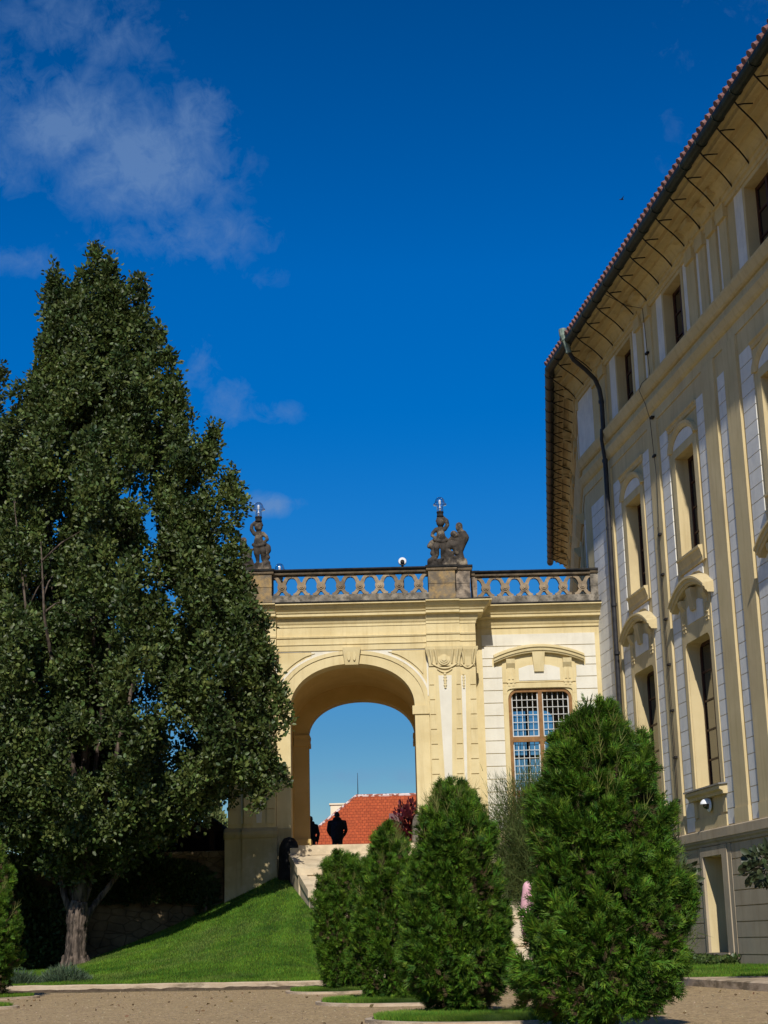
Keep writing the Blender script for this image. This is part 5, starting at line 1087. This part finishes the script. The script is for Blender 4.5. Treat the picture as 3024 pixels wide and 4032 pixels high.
sp = [(-4.85, 34.8, 13.2, .26, .9), (-4.7, 34.8, 12.5, .45, .8), (-3.85, 34.6, 11.7, .3, .65), (-3.4, 34.7, 10.6, .42, .75), (-5.15, 34.9, 14.2, .38, .7), (-5.75, 35, 15.4, .3, .7), (-7.65, 34.9, 15.7, .28, .7), (-7.5, 34.9, 14.9, .5, .9), (-6.3, 34.8, 15.9, .32, .7), (-5.5, 34.9, 14.6, .4, .7), (-3.5, 34.6, 9.1, .45, .8), (-2.7, 34.5, 7.2, .42, .6), (-2.45, 34.6, 5.6, .42, .7), (-2.6, 34.7, 4.5, .4, .5), (-2.9, 34.3, 5.0, .5, .6), (-3.2, 34.0, 6.2, .5, .8), (-3.3, 34.0, 4.4, .5, .5), (-3.8, 33.6, 5.2, .5, .7), (-2.8, 34.9, 6.4, .45, .7), (-3.0, 35.2, 4.1, .35, .4), (-4.0, 34.0, 4.0, .5, .4), (-3.15, 34.4, 7.7, .45, .7), (-4.7, 33.6, 3.9, .5, .4), (-5.4, 33.3, 3.7, .5, .4), (-8.2, 33.4, 3.8, .6, .5), (-7.4, 33.2, 3.6, .5, .4), (-6.9, 33.0, 3.3, .55, .5), (-6.2, 33.2, 3.2, .5, .5), (-7.9, 33.6, 3.0, .5, .5), (-5.6, 33.8, 3.1, .45, .4), (-7.0, 34.0, 2.7, .45, .4), (-4.7, 34.6, 11.2, .5, .7), (-4.2, 34.7, 11.3, .4, .6), (-4.9, 34.5, 10.3, .55, .7), (-4.3, 34.6, 9.7, .5, .7), (-4.0, 34.8, 9.2, .5, .7), (-4.5, 34.5, 8.6, .55, .7), (-3.8, 34.6, 8.2, .5, .6), (-4.1, 34.4, 7.4, .55, .7), (-4.9, 34.4, 6.8, .55, .7), (-3.5, 34.6, 7.0, .5, .6), (-4.3, 34.4, 5.9, .5, .6), (-5.0, 34.3, 5.0, .5, .6), (-5.4, 34.4, 8.0, .5, .7), (-5.9, 34.2, 4.2, .5, .5), (-9.2, 34, 3.5, .6, .5), (-2.85, 34.6, 3.9, .3, .4), (-3.35, 34.8, 8.3, .4, .7), (-3.9, 34.4, 10.4, .5, .8), (-4.6, 34.2, 11.6, .5, .8), (-5.3, 34.2, 12.8, .5, .8), (-6.9, 34.2, 14.6, .5, .8), (-6.6, 34.2, 13.8, .55, .8)]
sc_ = lambda z: .78 + (z - .78) * KS
prof1 = [(sc_(z), r_ * KS) for z, r_ in prof1]
spec1 = [(x_ * KS, OY + (y_ - 35) * .9 * KS, sc_(z), a_ * KS, b_ * KS) for x_, y_, z, a_, b_ in sp]
oak(OX, OY, OZ, prof1, sc_(17.0), 900, 640, 'large dense oak with a conical dark green crown on the left bank', 5, spec1, trunk_r=.235, leaf=.112, zlow=3.0)
prof2 = [(2.2, .8), (3.3, 2.6), (5.5, 3.4), (9, 3.2), (12, 2.6), (14.7, 1.6), (16.6, .3)]
oak(-10.6, 42.0, .35, prof2, 16.7, 620, 460, 'second oak behind, its crown cut by the left edge of the picture', 6, mat='leaf_oak2', trunk_r=.26, limbs=8, zlow=2.8, leaf=.108)

# conifers
SPRAYS = [spray_template(k) for k in range(2)]
def thuja(x, y, prof, label, seed, n=15000, size=.11, stems=3, z_open=.35, shoots=120, mat='thuja', topz=None):
    rng = np.random.default_rng(seed); pr = random.Random(seed); t = thing('conifer', (x, y, .04), label, 'conifer', 'clipped columnar conifers in round beds')
    zs = np.array([p[0] for p in prof]); lf = np.array([p[1] for p in prof]); rt = np.array([p[2] for p in prof]); H = zs[-1]
    Rf = lambda z, a: .93 * np.interp(z, zs, lf) * (1 - (1 + np.cos(a)) / 2) + .93 * np.interp(z, zs, rt) * (1 + np.cos(a)) / 2
    # upright boughs: each a flame shaped cluster of fronds standing out of the body by its own amount
    nb = int(n / 62); zb = rng.uniform(zs[0] - .02, H, nb * 3); wts = Rf(zb, np.pi / 2); zb = zb[rng.uniform(0, 1, nb * 3) < wts / wts.max() + .04][:nb]; nb = len(zb)
    ab = rng.uniform(0, 2 * np.pi, nb); out = rng.uniform(.68, 1.08, nb); out[rng.uniform(size=nb) < .25] -= .24
    i = rng.integers(0, nb, n); L = rng.uniform(.12, .30, nb) * (H / 2.6) ** .5; u_ = rng.uniform(-.35, 1, n)
    rb = Rf(zb, ab) * out; zt = zb[i] + u_ * L[i]; ang = ab[i] + rng.normal(size=n) * .055 * (1.25 - u_) / np.maximum(Rf(zb, ab)[i], .15) ; 
    rr = rb[i] + .07 * u_ * L[i] / .2 - rng.uniform(0, .07, n) * (1.1 - u_ * .6); cap = np.interp(zt, zs, np.maximum(lf, rt)) + .06; rr = np.clip(rr, 0.005, np.maximum(cap, .02))
    inner = rng.uniform(size=n) < .16; rr = np.where(inner, rr * rng.uniform(.3, .85, n), rr)
    P = np.stack([x + rr * np.cos(ang), y + rr * np.sin(ang), zt], 1)
    lowv = zb[i] < zs[0] + .35
    D = np.stack([np.cos(ang) * .55, np.sin(ang) * .55, np.where(lowv, -.1, .75)], 1) + rng.normal(size=(n, 3)) * .48
    T0, F0 = SPRAYS[0]
    npmesh('foliage', scatter(T0, P, rot_from(D, rng), size * rng.uniform(.55, 1.35, n)), F0, n, len(T0), M[mat], t, off=(x, y, .04))
    # dead brown inner twigs showing through the gaps
    m = n // 16; zz = rng.uniform(zs[0], H * .85, m); a = rng.uniform(0, 2 * np.pi, m); rr = Rf(zz, a) * rng.uniform(.6, .93, m)
    npmesh('inner_twigs', scatter(T0, np.stack([x + rr * np.cos(a), y + rr * np.sin(a), zz], 1), rot_from(np.stack([np.cos(a), np.sin(a), np.full(m, .3)], 1) + rng.normal(size=(m, 3)) * .4, rng), size * rng.uniform(.6, 1.1, m)), F0, m, len(T0), M['twig'], t, off=(x, y, .04))
    # pale thin shoots breaking the outline near the top
    zt = H - np.abs(rng.normal(size=shoots)) * H * .17 - .05; zt = np.where(rng.uniform(size=shoots) < .25, rng.uniform(zs[0] + .2, H, shoots), zt); a = rng.uniform(0, 2 * np.pi, shoots); R = Rf(zt, a)
    Tn = np.array([(-.010, 0, 0), (.010, 0, 0), (.006, 1, .08), (.0, .40, .0), (.012, .37, 0), (.14, .72, .0), (-.0, .52, 0), (-.01, .48, 0), (-.13, .80, 0), (.0, .28, 0), (.01, .25, 0), (.15, .52, 0), (.0, .62, 0), (.01, .60, 0), (.08, .9, 0), (.0, .2, 0), (-.01, .17, 0), (-.14, .46, 0)])
    Fn = [(0, 1, 2), (3, 4, 5), (6, 7, 8), (9, 10, 11), (12, 13, 14), (15, 16, 17)]
    P = np.stack([x + R * .9 * np.cos(a), y + R * .9 * np.sin(a), zt - .06], 1); D = np.stack([np.cos(a) * .25, np.sin(a) * .25, np.ones(shoots)], 1) + rng.normal(size=(shoots, 3)) * .16
    npmesh('shoots', scatter(Tn, P, rot_from(D, rng), rng.uniform(.14, .44, shoots) * (H / 2.6)), Fn, shoots, len(Tn), M['thuja_tip'], t, off=(x, y, .04))
    b = MB()
    for k in range(stems):
        a = k * 2.1 + .4; b.tube([(x + .03 * math.cos(a), y + .03 * math.sin(a), .0), (x + .07 * math.cos(a), y + .07 * math.sin(a), .5), (x + .13 * math.cos(a), y + .13 * math.sin(a), 1.2), (x + .06 * math.cos(a), y + .06 * math.sin(a), H * .8)], [.035, .03, .022, .008], 7)
        for j in range(9):
            zz = pr.uniform(.1, .9); a2 = pr.uniform(0, 6.28); L_ = float(np.interp(zz + .2, zs, rt)) * .7; b.tube([(x + .06 * math.cos(a), y + .06 * math.sin(a), zz), (x + L_ * .5 * math.cos(a2), y + L_ * .5 * math.sin(a2), zz + .05), (x + L_ * math.cos(a2), y + L_ * math.sin(a2), zz + .16)], [.013, .009, .004], 5)
    b.build('stems', M['bark'], t)
    return t
thuja(1.80, 14.3, [(.13, .56, .36), (.3, .80, .60), (.6, .66, .66), (.9, .56, .76), (1.2, .53, .67), (1.6, .56, .63), (1.95, .49, .58), (2.2, .40, .53), (2.34, .32, .46), (2.46, .23, .38), (2.54, .12, .26), (2.58, .03, .12)], 'largest dense green conifer, lower right, hiding part of the barred window', 38, n=30000, size=.125, shoots=300)
thuja(.66, 17.5, [(.12, .36, .32), (.3, .56, .50), (.7, .58, .54), (1.2, .52, .45), (1.6, .45, .41), (1.9, .36, .35), (2.1, .26, .27), (2.24, .15, .15), (2.34, .04, .04)], 'pointed medium conifer in the middle with olive shoots at its tip', 32, n=22000, size=.115, shoots=420)
thuja(-.06, 22.3, [(.1, .36, .34), (.35, .52, .50), (.8, .50, .51), (1.3, .43, .49), (1.65, .30, .45), (1.85, .19, .36), (2.0, .13, .20), (2.24, .06, .05)], 'slimmer conifer with a thin spire in front of the red roof', 33, n=16000, size=.115, shoots=330)
thuja(-.87, 27.6, [(.08, .3, .3), (.3, .42, .50), (.8, .46, .55), (1.3, .42, .55), (1.65, .36, .52), (1.85, .28, .46), (2.0, .17, .34), (2.1, .06, .18)], 'smallest conifer beside the edge of the steps', 34, n=13500, size=.12, shoots=330)
thuja(-7.03, 28.0, [(.15, .4, .55), (.5, .7, .72), (1.0, .75, .78), (1.4, .7, .68), (1.8, .55, .52), (2.2, .35, .33), (2.6, .12, .12)], 'broad conifer cut off by the left edge of the picture', 35, n=15000, size=.125, shoots=90)

def wispy(x, y, z0, H, R, label, seed, n=26000, mat='wisp', name='tamarisk_tree'):
    rng = np.random.default_rng(seed); t = thing(name, (x, y, z0), label, 'tree')
    d = rng.normal(size=(n, 3)); d /= np.linalg.norm(d, axis=1, keepdims=True); q = rng.uniform(.0, 1, n) ** .6; q = q * (1 + .28 * np.sin(7 * d[:, 0] + 4 * d[:, 2] + seed) * np.sin(6 * d[:, 1] - 5 * d[:, 2]) + .12 * rng.normal(size=n))
    P = np.stack([x + d[:, 0] * R * q, y + d[:, 1] * R * q, z0 + H * .55 + d[:, 2] * H * .45 * q], 1)
    T = np.array([(-.03, 0, 0), (.03, 0, 0), (0, 1, .15)]); D = d * .5 + np.array([0, 0, .7]) + rng.normal(size=(n, 3)) * .4
    npmesh('crown', scatter(T, P, rot_from(D, rng), rng.uniform(.10, .28, n)), [(0, 1, 2)], n, 3, M[mat], t, off=(x, y, z0))
    b = MB()
    for k in range(9):
        a = k * .7; b.tube([(x, y, z0), (x + R * .2 * math.cos(a), y + R * .2 * math.sin(a), z0 + H * .4), (x + R * .65 * math.cos(a), y + R * .65 * math.sin(a), z0 + H * .88), (x + R * .8 * math.cos(a), y + R * .8 * math.sin(a), z0 + H * 1.03)], [.03, .018, .006, .002], 5)
    b.build('trunk', M['bark'], t)
wispy(3.5, 38.4, .5, 4.0, 1.35, 'dark wispy fine leaved tree beside the right edge of the steps', 41, n=62000)
wispy(4.05, 24.5, .1, 2.1, .38, 'thin feathery shrub right behind the largest conifer', 42, n=5000)
def broadleaf(x, y, z0, zc, R, H, label, seed, n=420, leaf=.13, mat='bigleaf'):
    rng = np.random.default_rng(seed); t = thing('broadleaf_standard', (x, y, z0), label, 'small tree', 'broad leaved standards before the palace wall')
    d = rng.normal(size=(n, 3)); d /= np.linalg.norm(d, axis=1, keepdims=True); q = rng.uniform(.3, 1, n) ** .6
    P = np.stack([x + d[:, 0] * R * q, y + d[:, 1] * R * q, zc + d[:, 2] * H * q], 1); D = d + np.array([0, 0, -.15]) + rng.normal(size=(n, 3)) * .35
    leaves_np(P, D, leaf, M[mat], 'crown', t, rng, (x, y, z0), T=LEAF_T * np.array([1.15, 1, 1.4]))
    b = MB(); b.tube([(x, y, z0), (x + .02, y, zc - H * .6), (x, y, zc)], [.025, .02, .015], 7)
    for k in range(8):
        a = k * .8; b.tube([(x, y, zc - H * .5 + k * .03), (x + R * .5 * math.cos(a), y + R * .5 * math.sin(a), zc), (x + R * .9 * math.cos(a), y + R * .9 * math.sin(a), zc + H * .5 * math.sin(k))], [.012, .009, .004], 5)
    b.build('trunk', M['bark'], t)
broadleaf(5.02, 29.0, .12, 1.75, .36, .34, 'small broad leaved standard peeping out right of the largest conifer', 51, n=330, leaf=.13)
broadleaf(5.62, 24.0, .12, 1.72, .50, .30, 'glossy broad leaved standard at the right edge', 52, n=420, leaf=.125)
# maroon shrub on the terrace
rng = np.random.default_rng(61); t = thing('maroon_shrub', (.75, 58, 3.25), 'maroon leaved shrub before the red roof beside the arch jamb', 'shrub')
n = 1500; d = rng.normal(size=(n, 3)); d /= np.linalg.norm(d, axis=1, keepdims=True); q = rng.uniform(0, 1, n) ** .5
P = np.stack([.70 + d[:, 0] * .78 * q, 58 + d[:, 1] * .6 * q, 4.35 + d[:, 2] * 1.32 * q], 1); leaves_np(P, d + np.array([0, 0, .3]), .17, M['maroon'], 'foliage', t, rng, (.75, 58, 3.25))
b = MB(); b.tube([(.78, 58, 3.2), (.78, 58, 5.2)], [.05, .01], 6); b.build('trunk', M['bark'], t)
# ivy at the wall foot
rng = np.random.default_rng(62); n = 3600; s_ = rng.uniform(1.4, 5.5, n); o_ = rng.uniform(.02, .75, n); V = np.stack([P0.x + u.x * s_ + nout.x * o_, P0.y + u.y * s_ + nout.y * o_, .13 + rng.uniform(0, .20, n) * (1 - o_ / 1.2)], 1)
D = rng.normal(size=(n, 3)) * .6 + np.array([-.3, -.6, .4]); R_ = rot_from(D, rng)
npmesh('ivy', scatter(LEAF_T * np.array([1.5, 1, 1]), V, R_, rng.uniform(.06, .12, n)), LEAF_F, n, 6, M['ivy'], None, off=(0, 0, 0), label='low ivy spreading along the foot of the palace wall', cat='ivy', kind='stuff')
# small grey green bushes by the oak
def bush(x, y, z, R, H, label, seed, n=2600, mat='lavender', size=.12, nm='low_bush', grp=None):
    rng = np.random.default_rng(seed); T = np.array([(-.03, 0, 0), (.03, 0, 0), (.035, .6, .1), (0, 1, .15), (-.035, .6, .1)])
    a = rng.uniform(0, 6.28, n); q = np.sqrt(rng.uniform(0, 1, n)); P = np.stack([x + R * q * np.cos(a), y + R * .6 * q * np.sin(a), z + H * (1 - q * q) * rng.uniform(.1, .9, n)], 1)
    D = np.stack([np.cos(a) * q, np.sin(a) * q, np.full(n, .9)], 1) + rng.normal(size=(n, 3)) * .25
    return npmesh(nm, scatter(T, P, rot_from(D, rng), size * rng.uniform(.6, 1.4, n)), [(0, 1, 2, 3, 4)], n, 5, M[mat], None, off=(x, y, z), label=label, cat='bush', group=grp)
bush(-6.55, 32.9, .13, .55, .35, 'larger grey green bush at the foot of the oak trunk', 71)
bush(-7.35, 32.6, .13, .38, .25, 'smaller grey green bush between oak and left conifer', 72, n=1600)
# hedge and bushes in the shade at left
def hedge(x, y, z, rx, ry, rz, label, seed, n=14000, mat='hedge', nm='shade_bush', cat='bush', leaf=.12):
    rng = np.random.default_rng(seed); t = thing(nm, (x, y, z), label, cat)
    d = rng.normal(size=(n, 3)); d[:, 2] = np.abs(d[:, 2]); d /= np.linalg.norm(d, axis=1, keepdims=True); q = rng.uniform(.6, 1, n) * (1 + .15 * np.sin(5 * d[:, 0] + 3 * d[:, 2]))
    P = np.stack([x + d[:, 0] * rx * q, y + d[:, 1] * ry * q, z + d[:, 2] * rz * q], 1); leaves_np(P, d + rng.normal(size=(n, 3)) * .4, leaf, M[mat], 'foliage', t, rng, (x, y, z))
    b = MB(); b.tube([(x, y, z - .1), (x + .05, y, z + rz * .6)], [.07, .03], 7); b.build('trunk', M['bark'], t)
hedge(-9.6, 42.4, .3, 1.5, .8, 2.6, 'leafy shrub against the stone wall left of the oak trunk', 81, n=15000)
hedge(-13, 46, .3, 3.0, 2, 5.0, 'tall dark shrub mass at the far left behind both oaks', 82, n=22000)
hedge(-7.6, 47.5, 3.2, 2.2, 1.2, 1.1, 'dark bush on the terrace behind the pergola', 83, n=12000)
hedge(-6.6, 43.5, 1.9, 2.3, .35, 1.5, 'dark climber hanging over the stone wall behind the oak', 88, n=16000, leaf=.10)
hedge(-4.95, 43.2, 1.55, .22, .2, 1.0, 'slim climbing plant in front of the stone wall', 84, n=700, leaf=.09)
hedge(-8.55, 80, 3.2, 1.0, 1.0, 4.6, 'distant pale tree beyond the pergola', 85, n=9000, mat='tree_far', nm='distant_tree', cat='tree', leaf=.22)
hedge(-11.3, 82, 3.2, 1.7, 1.2, 4.3, 'distant darker tree left of the pale one', 86, n=9000, mat='hedge', nm='distant_tree', cat='tree', leaf=.22)
# pergola
t = thing('pergola', (-6.2, 45.3, 3.2), 'dark timber pergola with a slatted roof beside the left pier', 'pergola')
b = MB(); b.box(-8.9, -4.72, 44.3, 46.8, 3.98, 4.06).box(-8.8, -4.62, 44.22, 44.34, 3.80, 3.97)
b.build('roof', M['pergola'], t)
for x_ in (-8.6, -6.7, -4.9): 
    for y_ in (44.4, 46.6): MB().box(x_ - .07, x_ + .07, y_ - .07, y_ + .07, 2.9, 3.97).build('post', M['pergola'], t)
b = MB()
for k in range(18): b.box(-8.8 + k * .23, -8.74 + k * .23, 44.05, 46.9, 4.062, 4.14)
b.build('rafters', M['pergola'], t)
b = MB()
for z_ in (3.2, 3.32, 3.44, 3.56): b.box(-7.4, -6.3, 44.2, 44.24, z_, z_ + .07)
b.build('slat_screen', M['wood'], t)
b = MB(); b.tube([(-5.9, 44.3, 3.97), (-5.2, 44.3, 3.6)], .05, 4); b.build('brace', M['pergola'], t)
MB().box(-9, -4.6, 47.0, 47.2, 3.25, 4.0).build('back_screen', M['pergola'], t)

# ------------------------------------------------------------------ house beyond the arch
t = thing('far_house', (3, 100, 3.2), 'distant house with a steep orange red hipped roof seen through the arch', 'building')
b = MB(); rz, ez = 9.78, 3.9
b.add([(-2.23, 103, rz), (14, 103, rz), (-9.0, 97, ez), (20, 97, ez), (-9.0, 109, ez), (20, 109, ez)], [(0, 1, 3, 2), (0, 2, 4), (0, 4, 5, 1), (1, 5, 3)]); rf = b.build('roof', M['roof_tiles'], t)
b = MB(); b.tube([(-2.23, 103, rz), (14, 103, rz)], .10, 8); b.tube([(-2.23, 103, rz), (-9.0, 97, ez)], .08, 8); b.build('ridge_tiles', M['ridge'], rf)
MB().box(-3.9, -2.7, 104.2, 105.4, 6, 9.35).box(-3.98, -2.62, 104.12, 105.48, 9.352, 9.45).build('chimney', M['cream'], rf)
MB().tube([(-2.1, 103, rz), (-2.1, 103, rz + 1.45)], [.03, .012], 6).build('lightning_rod', M['iron'], rf)
b = MB(); b.box(-8.6, 19.6, 97.4, 108.6, 3.0, 4.0); b.build('wall', M['cream'], t)
b = MB(); b.add([(-.15, 99.3, 7.95), (.80, 99.3, 7.95), (.80, 102, 8.6), (-.15, 102, 8.6), (-.15, 99.3, 7.85), (.80, 99.3, 7.85), (.8, 102, 8.5), (-.15, 102, 8.5)], [(0, 1, 2, 3), (4, 5, 6, 7), (0, 1, 5, 4), (0, 3, 7, 4), (1, 2, 6, 5)]); dm = b.build('dormer', M['tile'], t)
MB().box(-.08, -.03, 99.4, 101.6, 6.9, 7.9).box(.68, .73, 99.4, 101.6, 6.9, 7.9).build('dormer_cheek', M['zinc'], dm); MB().box(-.03, .68, 99.5, 101.5, 6.9, 7.84).build('dormer_window', M['glass_dark'], dm)
# bird
b = MB(); bx, by, bz = 23.4, 140, 68.7
b.tube([(bx - .22, by, bz), (bx - .1, by, bz + .01), (bx + .1, by, bz), (bx + .25, by, bz + .02)], [.01, .06, .06, .015], 6)
b.add([(bx - .06, by, bz), (bx + .1, by, bz), (bx + .2, by - .5, bz + .16), (bx - .06, by, bz + .02), (bx + .1, by, bz + .02), (bx + .2, by - .5, bz + .17)], [(0, 1, 2), (3, 4, 5), (0, 2, 5, 3), (1, 2, 5, 4)]); b.add([(bx - .06, by, bz), (bx + .1, by, bz), (bx + .2, by + .5, bz + .16), (bx - .06, by, bz + .02), (bx + .1, by, bz + .02), (bx + .2, by + .5, bz + .17)], [(0, 1, 2), (3, 4, 5), (0, 2, 5, 3), (1, 2, 5, 4)])
b.build('bird', M['iron'], label='tiny dark bird gliding high in the blue sky', cat='bird', origin=(bx, by, bz))
